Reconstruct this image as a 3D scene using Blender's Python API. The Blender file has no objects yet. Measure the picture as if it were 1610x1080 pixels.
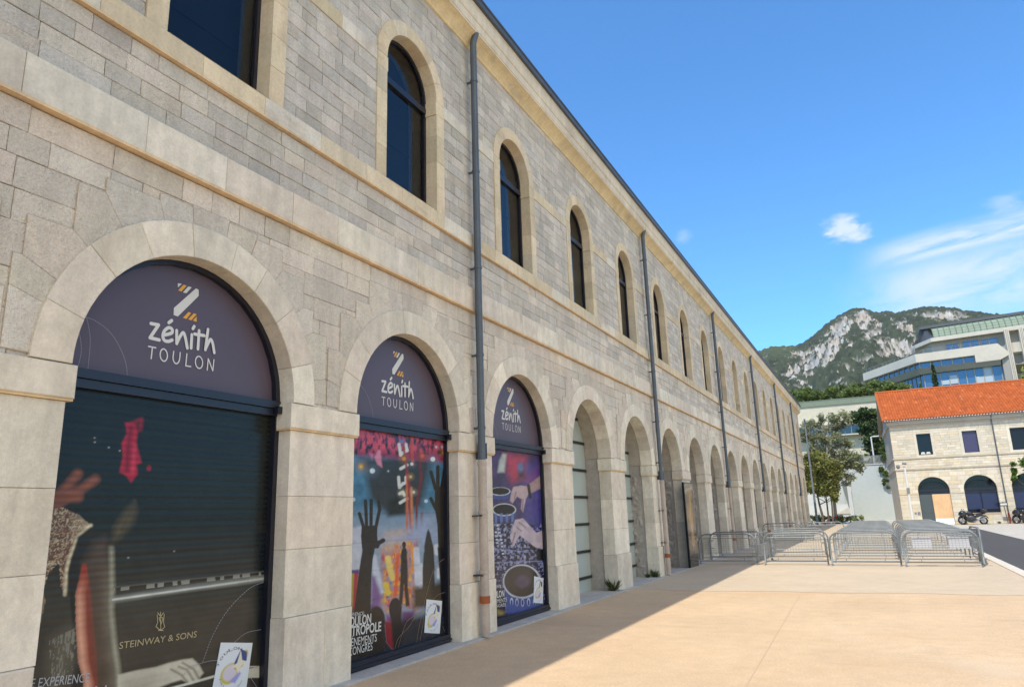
import bpy, math, random
import numpy as np
from mathutils import Vector, Matrix, noise as mnoise
random.seed(7); rng = np.random.default_rng(7)
S = bpy.context.scene
COL = S.collection
# ------------------------------------------------------------------ camera
FPX, CX, CY, EYE = 1137.0, 805.0, 540.0, 2.0
_up = Vector((-153, 4761, -1137)).normalized()
_y = Vector((576, -253, -1137)); _y = (_y - _up * _y.dot(_up)).normalized()
_x = _y.cross(_up)
RM = Matrix((_x, _y, _up))                      # world = RM @ camera vector
cam = bpy.data.cameras.new('camera'); camo = bpy.data.objects.new('camera', cam); COL.objects.link(camo)
camo.matrix_world = Matrix.Translation((0, 0, EYE)) @ RM.to_4x4()
cam.sensor_width = 36; cam.lens = FPX / 1610 * 36; cam.clip_start = 0.05; cam.clip_end = 12000
S.camera = camo
def ray(px, py): return RM @ Vector((px - CX, -(py - CY), -FPX))
def on_x(px, py, x): r = ray(px, py); t = x / r.x; return Vector((x, r.y * t, r.z * t + EYE))
def on_y(px, py, y): r = ray(px, py); t = y / r.y; return Vector((r.x * t, y, r.z * t + EYE))
def on_z(px, py, z): r = ray(px, py); t = (z - EYE) / r.z; return Vector((r.x * t, r.y * t, z))
RN = np.array(RM)
def project(P):
    c = (P - np.array([0, 0, EYE])) @ RN       # = RM^T @ p
    return CX + FPX * c[:, 0] / -c[:, 2], CY - FPX * c[:, 1] / -c[:, 2]
# ------------------------------------------------------------------ light
EL = math.radians(58); AZX, AZY = -0.215, -0.977
sun_dir = Vector((AZX * math.cos(EL), AZY * math.cos(EL), math.sin(EL))).normalized()
sl = bpy.data.lights.new('sun', 'SUN'); sl.energy = 2.6; sl.angle = math.radians(0.5); sl.color = (1.0, 0.93, 0.82)
so = bpy.data.objects.new('sun', sl); COL.objects.link(so); so.rotation_euler = sun_dir.to_track_quat('Z', 'Y').to_euler(); so.location = (-20, -40, 60)
W = bpy.data.worlds.new('World'); S.world = W; W.use_nodes = True
nt = W.node_tree; nt.nodes.clear()
def N(t, **k):
    n = nt.nodes.new(t)
    for a, b in k.items(): setattr(n, a, b)
    return n
def L(a, b): nt.links.new(a, b)
def M(op, a, b=None, clamp=False):
    n = nt.nodes.new('ShaderNodeMath'); n.operation = op; n.use_clamp = clamp
    for i, v in enumerate((a, b)):
        if v is None: continue
        if isinstance(v, (int, float)): n.inputs[i].default_value = v
        else: nt.links.new(v, n.inputs[i])
    return n.outputs[0]
sky = N('ShaderNodeTexSky', sky_type='NISHITA'); sky.sun_disc = False
sky.sun_elevation = EL; sky.sun_rotation = math.atan2(AZX, AZY); sky.air_density = 1.0; sky.dust_density = 0.0; sky.ozone_density = 6.0; sky.altitude = 50
gm = N('ShaderNodeGamma'); gm.inputs[1].default_value = 1.0; L(sky.outputs[0], gm.inputs[0])
hsv = N('ShaderNodeMix', data_type='RGBA'); hsv.blend_type = 'MULTIPLY'; hsv.inputs[0].default_value = 1; hsv.inputs[7].default_value = (0.52, 0.86, 1.03, 1)
L(gm.outputs[0], hsv.inputs[6])
tc = N('ShaderNodeTexCoord'); sx = N('ShaderNodeSeparateXYZ'); L(tc.outputs['Generated'], sx.inputs[0])
yy = M('MAXIMUM', sx.outputs[1], 0.02)
u = M('DIVIDE', sx.outputs[0], yy); v = M('DIVIDE', sx.outputs[2], yy)
def smooth(x, a, b):
    n = nt.nodes.new('ShaderNodeMapRange'); n.interpolation_type = 'SMOOTHSTEP'
    nt.links.new(x, n.inputs[0]); n.inputs[1].default_value = a; n.inputs[2].default_value = b; return n.outputs[0]
def noise_uv(su, sv, tilt, detail=7, rough=0.62, off=0.0):
    c = nt.nodes.new('ShaderNodeCombineXYZ')
    nt.links.new(M('MULTIPLY', u, su), c.inputs[0])
    nt.links.new(M('MULTIPLY', M('SUBTRACT', v, M('MULTIPLY', u, tilt)), sv), c.inputs[1]); c.inputs[2].default_value = off
    n = nt.nodes.new('ShaderNodeTexNoise'); nt.links.new(c.outputs[0], n.inputs[0]); n.inputs['Scale'].default_value = 1
    n.inputs['Detail'].default_value = detail; n.inputs['Roughness'].default_value = rough; n.inputs['Distortion'].default_value = 0.4
    return n.outputs[0]
wisp = noise_uv(7, 42, 0.16); fine = noise_uv(30, 60, 0.1, off=3.1); body = noise_uv(9, 22, 0.1, off=1.4)
vt = M('SUBTRACT', v, M('MULTIPLY', u, 0.10))
band1 = M('MULTIPLY', M('MULTIPLY', smooth(vt, 0.283, 0.297), smooth(vt, 0.33, 0.305)), smooth(u, 0.0, 0.09))
band2 = M('MULTIPLY', M('MULTIPLY', smooth(vt, 0.17, 0.24), smooth(vt, 0.305, 0.26)), smooth(u, -0.03, 0.10))
cl = M('ADD', M('MULTIPLY', band1, smooth(wisp, 0.24, 0.56)), M('MULTIPLY', band2, M('MULTIPLY', smooth(body, 0.18, 0.58), 0.95)))
def puff(cu, cv, ru, rv, amt):
    du = M('DIVIDE', M('SUBTRACT', u, cu), ru); dv = M('DIVIDE', M('SUBTRACT', v, cv), rv)
    d = M('SQRT', M('ADD', M('MULTIPLY', du, du), M('MULTIPLY', dv, dv)))
    d = M('ADD', d, M('MULTIPLY', M('SUBTRACT', fine, 0.5), 2.6))
    return M('MULTIPLY', smooth(d, 1.15, 0.0), amt)
for p in [(0.0045, 0.360, 0.024, 0.021, 0.95), (0.020, 0.345, 0.028, 0.015, 0.9), (-0.2027, 0.387, 0.013, 0.013, 0.28), (0.183, 0.35, 0.026, 0.018, 0.4)]:
    cl = M('ADD', cl, puff(*p))
cl = M('MULTIPLY', cl, smooth(sx.outputs[1], 0.05, 0.3), clamp=True)
mx = N('ShaderNodeMix', data_type='RGBA'); L(M('MULTIPLY', cl, 0.84, clamp=True), mx.inputs[0]); L(hsv.outputs[2], mx.inputs[6]); mx.inputs[7].default_value = (3.2, 3.55, 3.95, 1)
# unseen bright cumulus added right of and behind the camera to fill the shade
cn = N('ShaderNodeTexNoise'); L(tc.outputs['Generated'], cn.inputs[0]); cn.inputs['Scale'].default_value = 2.6; cn.inputs['Detail'].default_value = 6; cn.inputs['Roughness'].default_value = .55
fill_cloud = M('MULTIPLY', M('MULTIPLY', M('MULTIPLY', smooth(sx.outputs[1], 0.38, 0.05), smooth(sx.outputs[0], 0.0, 0.45)), smooth(cn.outputs[0], 0.32, 0.52)), smooth(sx.outputs[2], -0.02, 0.12), clamp=True)
mx2 = N('ShaderNodeMix', data_type='RGBA'); L(fill_cloud, mx2.inputs[0]); L(mx.outputs[2], mx2.inputs[6]); mx2.inputs[7].default_value = (6.0, 5.55, 4.95, 1)
bg = N('ShaderNodeBackground'); bg.inputs['Strength'].default_value = 0.15; L(mx2.outputs[2], bg.inputs[0])
wo = N('ShaderNodeOutputWorld'); L(bg.outputs[0], wo.inputs[0])
S.view_settings.view_transform = 'Standard'; S.view_settings.look = 'None'; S.view_settings.gamma = 1; S.view_settings.exposure = 0.85
S.render.engine = 'CYCLES'; S.cycles.max_bounces = 8; S.cycles.diffuse_bounces = 4; S.cycles.use_denoising = True

# ------------------------------------------------------------------ materials
def lin(c):
    return tuple((x / 255 / 12.92) if x / 255 <= 0.04045 else ((x / 255 + 0.055) / 1.055) ** 2.4 for x in c)
def mat(name, col=(.5, .5, .5), rough=.85, attr=False, var=(), bump=(), metal=0.0, spec=.5, coat=0.0, stain=None, streak=None, wave=None):
    """var: (scale, amount[, stretch xyz]); bump: (scale, strength, distance[, stretch]); stain: (scale, threshold, colour, strength, stretch)"""
    m = bpy.data.materials.new(name); m.use_nodes = True; t = m.node_tree; b = t.nodes['Principled BSDF']
    b.inputs['Roughness'].default_value = rough; b.inputs['Metallic'].default_value = metal; b.inputs['Specular IOR Level'].default_value = spec
    b.inputs['Coat Weight'].default_value = coat; b.inputs['Coat Roughness'].default_value = .03
    tcn = t.nodes.new('ShaderNodeTexCoord')
    def nz(scale, stretch=(1, 1, 1), detail=6, rg=.6):
        mp = t.nodes.new('ShaderNodeMapping'); mp.inputs['Scale'].default_value = [scale * s for s in stretch]; t.links.new(tcn.outputs['Object'], mp.inputs[0])
        n = t.nodes.new('ShaderNodeTexNoise'); t.links.new(mp.outputs[0], n.inputs[0]); n.inputs['Scale'].default_value = 1
        n.inputs['Detail'].default_value = detail; n.inputs['Roughness'].default_value = rg; return n.outputs[0]
    def mixc(mode, f, a, bb):
        n = t.nodes.new('ShaderNodeMix'); n.data_type = 'RGBA'; n.blend_type = mode
        for i, x in ((0, f), (6, a), (7, bb)):
            if isinstance(x, bpy.types.NodeSocket): t.links.new(x, n.inputs[i])
            elif isinstance(x, tuple): n.inputs[i].default_value = (*x[:3], 1)
            else: n.inputs[i].default_value = x
        return n.outputs[2]
    def rampf(x, a, c, lo, hi):
        n = t.nodes.new('ShaderNodeMapRange'); t.links.new(x, n.inputs[0])
        for i, q in enumerate((a, c, lo, hi)): n.inputs[i + 1].default_value = q
        return n.outputs[0]
    if attr:
        a = t.nodes.new('ShaderNodeAttribute'); a.attribute_name = 'Col'; c = a.outputs['Color']
        if col != (.5, .5, .5): c = mixc('MULTIPLY', 1.0, c, col)
    else:
        r = t.nodes.new('ShaderNodeRGB'); r.outputs[0].default_value = (*col, 1); c = r.outputs[0]
    for vv in var:
        st = vv[2] if len(vv) > 2 else (1, 1, 1)
        f = rampf(nz(vv[0], st), .25, .75, 1 - vv[1], 1 + vv[1])
        cc = t.nodes.new('ShaderNodeCombineXYZ')
        for i in range(3): t.links.new(f, cc.inputs[i])
        c = mixc('MULTIPLY', 1.0, c, cc.outputs[0])
    for s in (stain or ()):
        st = s[4] if len(s) > 4 else (1, 1, 1)
        f = rampf(nz(s[0], st, 8, .65), s[1], s[1] + .12, 0, s[3]); c = mixc('MIX', f, c, s[2])
    t.links.new(c, b.inputs['Base Color'])
    prev = None
    for bb in bump:
        st = bb[3] if len(bb) > 3 else (1, 1, 1)
        bn = t.nodes.new('ShaderNodeBump'); bn.inputs['Strength'].default_value = bb[1]; bn.inputs['Distance'].default_value = bb[2]
        t.links.new(nz(bb[0], st, 7, .6), bn.inputs['Height'])
        if prev: t.links.new(prev, bn.inputs['Normal'])
        prev = bn.outputs[0]
    if wave:
        wv = t.nodes.new('ShaderNodeTexWave'); wv.bands_direction = wave[0]; wv.inputs['Scale'].default_value = wave[1]; t.links.new(tcn.outputs['Object'], wv.inputs[0])
        bn = t.nodes.new('ShaderNodeBump'); bn.inputs['Strength'].default_value = wave[2]; bn.inputs['Distance'].default_value = wave[3]
        t.links.new(wv.outputs['Fac'], bn.inputs['Height'])
        if prev: t.links.new(prev, bn.inputs['Normal'])
        prev = bn.outputs[0]
    if prev: t.links.new(prev, b.inputs['Normal'])
    return m
ROUGH = mat('rough_limestone', attr=True, rough=.93, var=((1.1, .08), (7, .08), (30, .12), (110, .14), (4, .13, (1, 1, .12)), (.5, .07)), bump=((11, .8, .05), (38, .8, .03), (110, .5, .01)), stain=((1.3, .60, (.45, .33, .22), .25), (55, .66, (.16, .14, .12), .45)), spec=.25)
DRESS = mat('dressed_limestone', attr=True, rough=.88, var=((1.3, .12), (6, .12), (30, .09), (120, .09), (5, .12, (1, 1, .1))), bump=((45, .4, .008), (9, .35, .015), (140, .4, .004, (1, 1, .15))), stain=((2.0, .56, (.42, .35, .28), .40, (1, 1, .45)), (4.5, .63, (.62, .58, .50), .4), (11, .68, (.30, .26, .21), .35, (1, 1, .5)), (48, .69, (.18, .15, .12), .5)), spec=.25)
OCHRE = mat('ochre_limestone', attr=True, rough=.9, var=((1.5, .12), (6, .12, (1, 1, .15)), (24, .10), (90, .08)), bump=((30, .35, .01),), stain=((1.6, .56, (.34, .27, .20), .45, (1, .5, 1)), (14, .68, (.12, .11, .10), .55, (1, .7, .25)), (6, .62, (.36, .33, .29), .6)), spec=.25)
MORTAR = mat('lime_mortar', (.42, .34, .25), .95, var=((12, .15),))
HEWN = mat('hewn_stone', (.40, .37, .33), .95, var=((2, .12), (16, .15)), bump=((9, .9, .06), (35, .6, .02)), spec=.2)
INNER = mat('plaster_inside', (.17, .16, .145), .9, var=((2, .15),))  # kept dark, the shade inside the arcade is put into this colour
METAL = mat('dark_frame_metal', lin((26, 28, 40)), .35, var=((14, .2),), spec=.5, bump=((18, .15, .004),))
GLASS = mat('dark_window_glass', (.003, .007, .022), .03, spec=.38, bump=((1.3, .05, .02),))
PIPE = mat('painted_steel_pipe', lin((84, 92, 98)), .45, var=((3, .15), (20, .08)), metal=.2)
PIPEL = mat('cast_iron_pipe', lin((176, 162, 148)), .6, var=((3, .15), (20, .1)), stain=((9, .62, lin((120, 84, 60)), .6),))
RUST = mat('rust', lin((150, 82, 44)), .8, var=((20, .3),))
ZINC = mat('zinc', lin((88, 92, 96)), .5, var=((2, .15), (12, .1)), metal=.3)
PRINT = mat('printed_film', attr=True, rough=.22, spec=.35)
SLATP = mat('printed_film_on_shutter', attr=True, rough=.25, spec=.28, wave=('Z', 2.9, .25, .004))
FANL = mat('purple_film', lin((84, 72, 82)), .38, var=((1.2, .05),), spec=.45)
WHITEV = mat('white_vinyl', (.62, .62, .58), .5)
GREYV = mat('grey_vinyl', (.40, .40, .41), .5)
ORV = mat('amber_vinyl', lin((216, 158, 50)), .5)
GOLDV = mat('gold_vinyl', lin((172, 158, 118)), .5)
LINEV = mat('faint_line_vinyl', lin((150, 150, 158)), .5)
FROST = mat('frosted_glass', lin((168, 180, 176)), .35, var=((1, .06),))
BLACK = mat('black_satin', (.012, .012, .014), .3)
GALV = mat('galvanised_steel', (.20, .22, .225), .5, var=((6, .15), (30, .1)), metal=.15)
WIRE = mat('galvanised_wire', (.23, .25, .25), .5, metal=.15)

# ------------------------------------------------------------------ mesh helpers
class MB:
    def __init__(s): s.v = []; s.f = []; s.c = []; s.m = []
    def add(s, vs, fs, col=(1, 1, 1), mi=0):
        o = len(s.v); s.v += [tuple(p) for p in vs]; s.c += [col] * len(vs)
        for f in fs: s.f.append(tuple(o + i for i in f)); s.m.append(mi)
    def box(s, a, b, col=(1, 1, 1), mi=0, fn=None):
        x0, y0, z0 = a; x1, y1, z1 = b
        vs = [(x0, y0, z0), (x1, y0, z0), (x1, y1, z0), (x0, y1, z0), (x0, y0, z1), (x1, y0, z1), (x1, y1, z1), (x0, y1, z1)]
        if fn: vs = [fn(*p) for p in vs]
        s.add(vs, [(0, 3, 2, 1), (4, 5, 6, 7), (0, 1, 5, 4), (1, 2, 6, 5), (2, 3, 7, 6), (3, 0, 4, 7)], col, mi)
    def tube(s, pts, r, n=8, col=(1, 1, 1), mi=0, cap=True, rs=None, closed=False):
        pts = [Vector(p) for p in pts]; k = len(pts); rings = []
        for i, p in enumerate(pts):
            a = pts[(i - 1) % k] if (i or closed) else p; b = pts[(i + 1) % k] if (i < k - 1 or closed) else p
            t = (b - a).normalized(); up = Vector((0, 0, 1)) if abs(t.z) < .9 else Vector((0, 1, 0))
            e1 = t.cross(up).normalized(); e2 = t.cross(e1); rr = rs[i] if rs else r
            rings.append([p + e1 * math.cos(q) * rr + e2 * math.sin(q) * rr for q in [2 * math.pi * j / n for j in range(n)]])
        vs = [q for R in rings for q in R]; fs = []
        for i in range(k if closed else k - 1):
            i2 = (i + 1) % k
            for j in range(n): fs.append((i * n + j, i * n + (j + 1) % n, i2 * n + (j + 1) % n, i2 * n + j))
        if cap and not closed: fs += [tuple(range(n)), tuple((k - 1) * n + j for j in range(n))]
        s.add(vs, fs, col, mi)
    def prism(s, poly, z0, z1, col=(1, 1, 1), mi=0):
        n = len(poly); vs = [(p[0], p[1], z0) for p in poly] + [(p[0], p[1], z1) for p in poly]
        s.add(vs, [tuple(range(n)), tuple(range(n, 2 * n))] + [(i, (i + 1) % n, n + (i + 1) % n, n + i) for i in range(n)], col, mi)
    def build(s, name, mats, parent=None, smooth=False):
        if not isinstance(mats, (list, tuple)): mats = [mats]
        off = Vector((0, 0, 0)); p = parent
        while p is not None: off += p.location; p = p.parent
        me = bpy.data.meshes.new(name); me.from_pydata([(a - off.x, b - off.y, c - off.z) for a, b, c in s.v], [], s.f)
        for m in mats: me.materials.append(m)
        if len(mats) > 1: me.polygons.foreach_set('material_index', s.m)
        at = me.color_attributes.new('Col', 'FLOAT_COLOR', 'POINT')
        arr = np.ones((len(s.v), 4), dtype=np.float32); arr[:, :3] = np.array(s.c, dtype=np.float32).reshape(-1, 3); at.data.foreach_set('color', arr.ravel())
        if smooth: me.polygons.foreach_set('use_smooth', [True] * len(me.polygons))
        me.update(); o = bpy.data.objects.new(name, me); COL.objects.link(o)
        if parent is not None: o.parent = parent
        return o
def grid_mesh(name, P, C, m, parent=None, smooth=True):
    """P: (h,w,3) positions, C: (h,w,3) colours"""
    h, w, _ = P.shape; idx = np.arange(h * w).reshape(h, w)
    f = np.stack([idx[:-1, :-1], idx[:-1, 1:], idx[1:, 1:], idx[1:, :-1]], -1).reshape(-1, 4)
    off = Vector((0, 0, 0)); p = parent
    while p is not None: off += p.location; p = p.parent
    me = bpy.data.meshes.new(name); me.vertices.add(h * w); me.vertices.foreach_set('co', (P - np.array(off)).astype(np.float32).ravel())
    me.loops.add(f.size); me.polygons.add(len(f)); me.polygons.foreach_set('loop_start', np.arange(len(f)) * 4)
    me.loops.foreach_set('vertex_index', f.ravel().astype(np.int32)); me.update(calc_edges=True)
    at = me.color_attributes.new('Col', 'FLOAT_COLOR', 'POINT'); a = np.ones((h * w, 4), np.float32); a[:, :3] = C.reshape(-1, 3); at.data.foreach_set('color', a.ravel())
    me.materials.append(m)
    if smooth: me.polygons.foreach_set('use_smooth', np.ones(len(f), bool))
    me.validate(); o = bpy.data.objects.new(name, me); COL.objects.link(o)
    if parent is not None: o.parent = parent
    return o
def tag(o, label=None, cat=None, group=None, kind=None):
    if label: o['label'] = label
    if cat: o['category'] = cat
    if group: o['group'] = group
    if kind: o['kind'] = kind
    return o
def thing(name, label, cat, loc=(0, 0, 0), group=None):
    o = bpy.data.objects.new(name, None); COL.objects.link(o); o.location = loc; o.empty_display_size = .3
    return tag(o, label, cat, group)
def poly_inset(poly, b):
    n = len(poly); out = []
    area = sum(poly[i][0] * poly[(i + 1) % n][1] - poly[(i + 1) % n][0] * poly[i][1] for i in range(n)); sg = 1 if area > 0 else -1
    for i in range(n):
        p0, p1, p2 = poly[i - 1], poly[i], poly[(i + 1) % n]
        e1 = (p1[0] - p0[0], p1[1] - p0[1]); e2 = (p2[0] - p1[0], p2[1] - p1[1])
        l1 = math.hypot(*e1) or 1e-9; l2 = math.hypot(*e2) or 1e-9
        n1 = (-e1[1] / l1 * sg, e1[0] / l1 * sg); n2 = (-e2[1] / l2 * sg, e2[0] / l2 * sg)
        q = (n1[0] + n2[0], n1[1] + n2[1]); d = 1 + n1[0] * n2[0] + n1[1] * n2[1]; d = max(d, .4)
        out.append((p1[0] + q[0] / d * b, p1[1] + q[1] / d * b))
    return out
def block(mb, poly, dF, dB, fn, gap=.003, bev=.006, col=(1, 1, 1)):
    """a stone: outline poly in wall coordinates (u,z), front at dF, back at dB"""
    a = poly_inset(poly, gap); b = poly_inset(poly, gap + bev); n = len(poly)
    vs = [fn(p[0], p[1], dF) for p in b] + [fn(p[0], p[1], dF - bev) for p in a] + [fn(p[0], p[1], dB) for p in a]
    fs = [tuple(range(n))] + [(i, (i + 1) % n, n + (i + 1) % n, n + i) for i in range(n)] + [(n + i, n + (i + 1) % n, 2 * n + (i + 1) % n, 2 * n + i) for i in range(n)]
    mb.add(vs, fs, col)
def rect(u0, u1, z0, z1): return [(u0, z0), (u1, z0), (u1, z1), (u0, z1)]
def arc(c, z, r, a0, a1, n): return [(c + r * math.cos(a0 + (a1 - a0) * i / n), z + r * math.sin(a0 + (a1 - a0) * i / n)) for i in range(n + 1)]
def clip_disc(poly, c, z, r):
    """rectangle minus disc; returns a polygon or None"""
    pts = []
    n = len(poly)
    for i in range(n):
        p, q = poly[i], poly[(i + 1) % n]; k = max(2, int(math.hypot(q[0] - p[0], q[1] - p[1]) / .02))
        pts += [(p[0] + (q[0] - p[0]) * j / k, p[1] + (q[1] - p[1]) * j / k, j == 0) for j in range(k)]
    ins = [math.hypot(p[0] - c, p[1] - z) < r for p in pts]
    if not any(ins): return poly
    if all(ins): return None
    m = len(pts); st = next(i for i in range(m) if ins[i - 1] and not ins[i])
    seq = [(st + i) % m for i in range(m)]; out = [i for i in seq if not ins[i]]
    # must be a single run
    runs = sum(1 for i in range(m) if ins[i - 1] and not ins[i])
    if runs > 1: return None
    res = [(pts[out[0]][0], pts[out[0]][1])] + [(pts[i][0], pts[i][1]) for i in out[1:-1] if pts[i][2]] + [(pts[out[-1]][0], pts[out[-1]][1])]
    a0 = math.atan2(res[-1][1] - z, res[-1][0] - c); a1 = math.atan2(res[0][1] - z, res[0][0] - c)
    if a1 - a0 > math.pi: a1 -= 2 * math.pi
    if a0 - a1 > math.pi: a1 += 2 * math.pi
    k = max(1, int(abs(a1 - a0) * r / .06)); res += [(c + r * math.cos(a0 + (a1 - a0) * j / k), z + r * math.sin(a0 + (a1 - a0) * j / k)) for j in range(1, k)]
    ar = abs(sum(res[i][0] * res[(i + 1) % len(res)][1] - res[(i + 1) % len(res)][0] * res[i][1] for i in range(len(res)))) / 2
    return res if ar > .003 else None
def jit(c, a=.06, h=.02):
    k = 1 + random.uniform(-a, a); return (c[0] * k * (1 + random.uniform(-h, h)), c[1] * k, c[2] * k * (1 + random.uniform(-h, h)))
def pick(pal, a=.06): return jit(random.choice(pal), a)
def sheet_with_arches(mb, fn, u0, u1, z0, z1, holes, col=(1, 1, 1), n=14, d=0.0):
    """flat backing wall with arched (r>0) holes: (centre, half width, z bottom, z spring, rise)"""
    cur = u0
    for (c, r, zb, zs, rise) in sorted(holes):
        mb.add([fn(cur, z0, d), fn(c - r, z0, d), fn(c - r, z1, d), fn(cur, z1, d)], [(0, 1, 2, 3)], col)
        if zb > z0: mb.add([fn(c - r, z0, d), fn(c + r, z0, d), fn(c + r, zb, d), fn(c - r, zb, d)], [(0, 1, 2, 3)], col)
        pr = [(c - r * math.cos(math.pi * i / n), zs + rise * math.sin(math.pi * i / n)) for i in range(n + 1)]
        for i in range(n):
            (a, b), (e, f) = pr[i], pr[i + 1]; mb.add([fn(a, b, d), fn(e, f, d), fn(e, z1, d), fn(a, z1, d)], [(0, 1, 2, 3)], col)
        cur = c + r
    mb.add([fn(cur, z0, d), fn(u1, z0, d), fn(u1, z1, d), fn(cur, z1, d)], [(0, 1, 2, 3)], col)

# ------------------------------------------------------------------ flat lettering helpers
def ribbon(mb, pts, w, fn, d, closed=False, cap=6):
    """pts in 2D; constant-width strip with round ends, fn(u,z,d)"""
    P = [Vector(p) for p in pts]; n = len(P)
    for i in range(n if closed else n - 1):
        a, b = P[i], P[(i + 1) % n]; t = (b - a); 
        if t.length < 1e-9: continue
        t.normalize(); q = Vector((-t.y, t.x)) * w / 2; dd = d + (i % 8) * .00012
        ang = math.atan2(q.y, q.x)
        o = [a + Vector((math.cos(ang + math.pi * k / cap), math.sin(ang + math.pi * k / cap))) * w / 2 for k in range(cap + 1)]
        e = [b + Vector((math.cos(ang + math.pi + math.pi * k / cap), math.sin(ang + math.pi + math.pi * k / cap))) * w / 2 for k in range(cap + 1)]
        pp = o + e; mb.add([fn(x.x, x.y, dd) for x in pp], [tuple(range(len(pp)))])
def text_mesh(txt, bold=0):
    cu = bpy.data.curves.new('t', 'FONT'); cu.body = txt; cu.size = 1; cu.offset = bold; cu.resolution_u = 3
    o = bpy.data.objects.new('t', cu); me = bpy.data.meshes.new_from_object(o)
    vs = [(v.co.x, v.co.y) for v in me.vertices]; fs = [tuple(p.vertices) for p in me.polygons]
    bpy.data.objects.remove(o); bpy.data.curves.remove(cu); bpy.data.meshes.remove(me); return vs, fs
def put_text(mb, txt, a, b, h, fn, d, thin=0):
    """fit txt between baseline points a and b (wall coords) with cap height h"""
    vs, fs = text_mesh(txt, thin)
    if not vs: return
    xs = [v[0] for v in vs]; x0, x1 = min(xs), max(xs); A = Vector(a); B = Vector(b); t = (B - A); k = t.length / (x1 - x0); t.normalize(); nrm = Vector((-t.y, t.x))
    mb.add([fn(*(A + t * (x - x0) * k + nrm * y * h / .70), d) for x, y in vs], fs)

# ------------------------------------------------------------------ painting in flat colour (printed films)
class Paint:
    def __init__(s, X, Y, base): s.k = 1.0; s.X = X; s.Y = Y; s.c = np.ones(X.shape + (3,)) * np.array(lin(base))
    def mix(s, a, col):
        a = np.clip(a, 0, 1)[..., None]; col = np.array(lin(col)) if isinstance(col, tuple) else col; s.c = s.c * (1 - a) + col * a
    def seg(s, pts):
        d = np.full(s.X.shape, 1e9)
        for (x0, y0), (x1, y1) in zip(pts[:-1], pts[1:]):
            vx, vy = x1 - x0, y1 - y0; L2 = vx * vx + vy * vy + 1e-9; t = np.clip(((s.X - x0) * vx + (s.Y - y0) * vy) / L2, 0, 1)
            d = np.minimum(d, np.hypot(s.X - x0 - t * vx, s.Y - y0 - t * vy))
        return d
    def line(s, pts, w, col, soft=1.5, a=1.0): s.mix(a * (1 - (s.seg(pts) - w / 2) / (soft * s.k)), col)
    def inside(s, pts):
        r = np.zeros(s.X.shape, bool); n = len(pts)
        for i in range(n):
            x0, y0 = pts[i]; x1, y1 = pts[(i + 1) % n]
            if y0 == y1: continue
            c = ((s.Y > min(y0, y1)) & (s.Y <= max(y0, y1))) & (s.X < (s.Y - y0) / (y1 - y0) * (x1 - x0) + x0); r ^= c
        return r
    def poly(s, pts, col, soft=1.5, a=1.0):
        d = s.seg(list(pts) + [pts[0]]); ins = s.inside(pts); sd = np.where(ins, d, -d); s.mix(a * (sd / (soft * s.k) + .5), col)
    def ell(s, cx, cy, rx, ry, col, soft=.15, a=1.0, ang=0):
        ca, sa = math.cos(ang), math.sin(ang); dx = s.X - cx; dy = s.Y - cy
        r = np.hypot((dx * ca + dy * sa) / rx, (-dx * sa + dy * ca) / ry); s.mix(a * (1 - (r - 1) / soft - .5), col)
    def ring(s, cx, cy, rx, ry, w, col, a=1.0):
        r = np.hypot((s.X - cx) / rx, (s.Y - cy) / ry); s.mix(a * (1 - np.abs(r - 1) / w), col)
def vnoise(x, y, seed=0):
    xi = np.floor(x).astype(np.int64); yi = np.floor(y).astype(np.int64); xf = x - xi; yf = y - yi; xf = xf * xf * (3 - 2 * xf); yf = yf * yf * (3 - 2 * yf)
    def h(a, b):
        k = (a * 374761393 + b * 668265263 + seed * 974634777) & 0xffffffff; k = ((k ^ (k >> 13)) * 1274126177) & 0xffffffff; return ((k ^ (k >> 16)) & 0xffff) / 65535.0
    return (h(xi, yi) * (1 - xf) + h(xi + 1, yi) * xf) * (1 - yf) + (h(xi, yi + 1) * (1 - xf) + h(xi + 1, yi + 1) * xf) * yf
def fbm(x, y, o=5, seed=0, g=.5):
    r = 0; a = 1; t = 0
    for i in range(o): r = r + a * vnoise(x, y, seed + i); t += a; x = x * 2.03 + 7.1; y = y * 2.03 + 3.3; a *= g
    return r / t

# ================================================================== THE LONG STONE BUILDING
XW = -6.42; C0 = 5.43; BAY = 4.093; NB = 19
def FA(u, z, d): return (XW + d, u, z)
def bc(k): return C0 + BAY * k
HW, ZS, HWW, ZWB, ZWS = 1.42, 3.47, .765, 7.34, 9.55
Y0, Y1 = -.72, bc(18) + 2.6
GREY = [(.36, .335, .30), (.31, .295, .27), (.40, .375, .335), (.345, .315, .285), (.44, .415, .37), (.33, .32, .30), (.375, .335, .29)]
GREYU0 = [(.275, .262, .242), (.315, .30, .275), (.25, .24, .225), (.345, .325, .295), (.29, .27, .242), (.325, .312, .295)]
PALE = [(.44, .41, .365), (.40, .37, .33), (.47, .44, .39), (.42, .38, .335)]
YEL0 = [(.46, .385, .27), (.43, .36, .255), (.50, .42, .30), (.44, .38, .29)]
def tone(p, r, g, b, k):
    m = [sum(c[i] for c in p) / len(p) for i in range(3)]; return [tuple((m[i] + (c[i] - m[i]) * k) * (r, g, b)[i] for i in range(3)) for c in p]
GREY = tone(GREY, 1.84, 1.75, 1.60, .6); GREYU = tone(GREYU0, 1.95, 1.88, 1.74, .7)
PALE = [(a * 1.56, b * 1.52, c * 1.38) for a, b, c in PALE]; YEL = [(a * 1.40, b * 1.38, c * 1.32) for a, b, c in YEL0]
bld = thing('stone_building', 'long two-storey grey limestone building with arched bays running along the left', 'building', (XW, 40, 0))
wall = MB(); back = MB()
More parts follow.
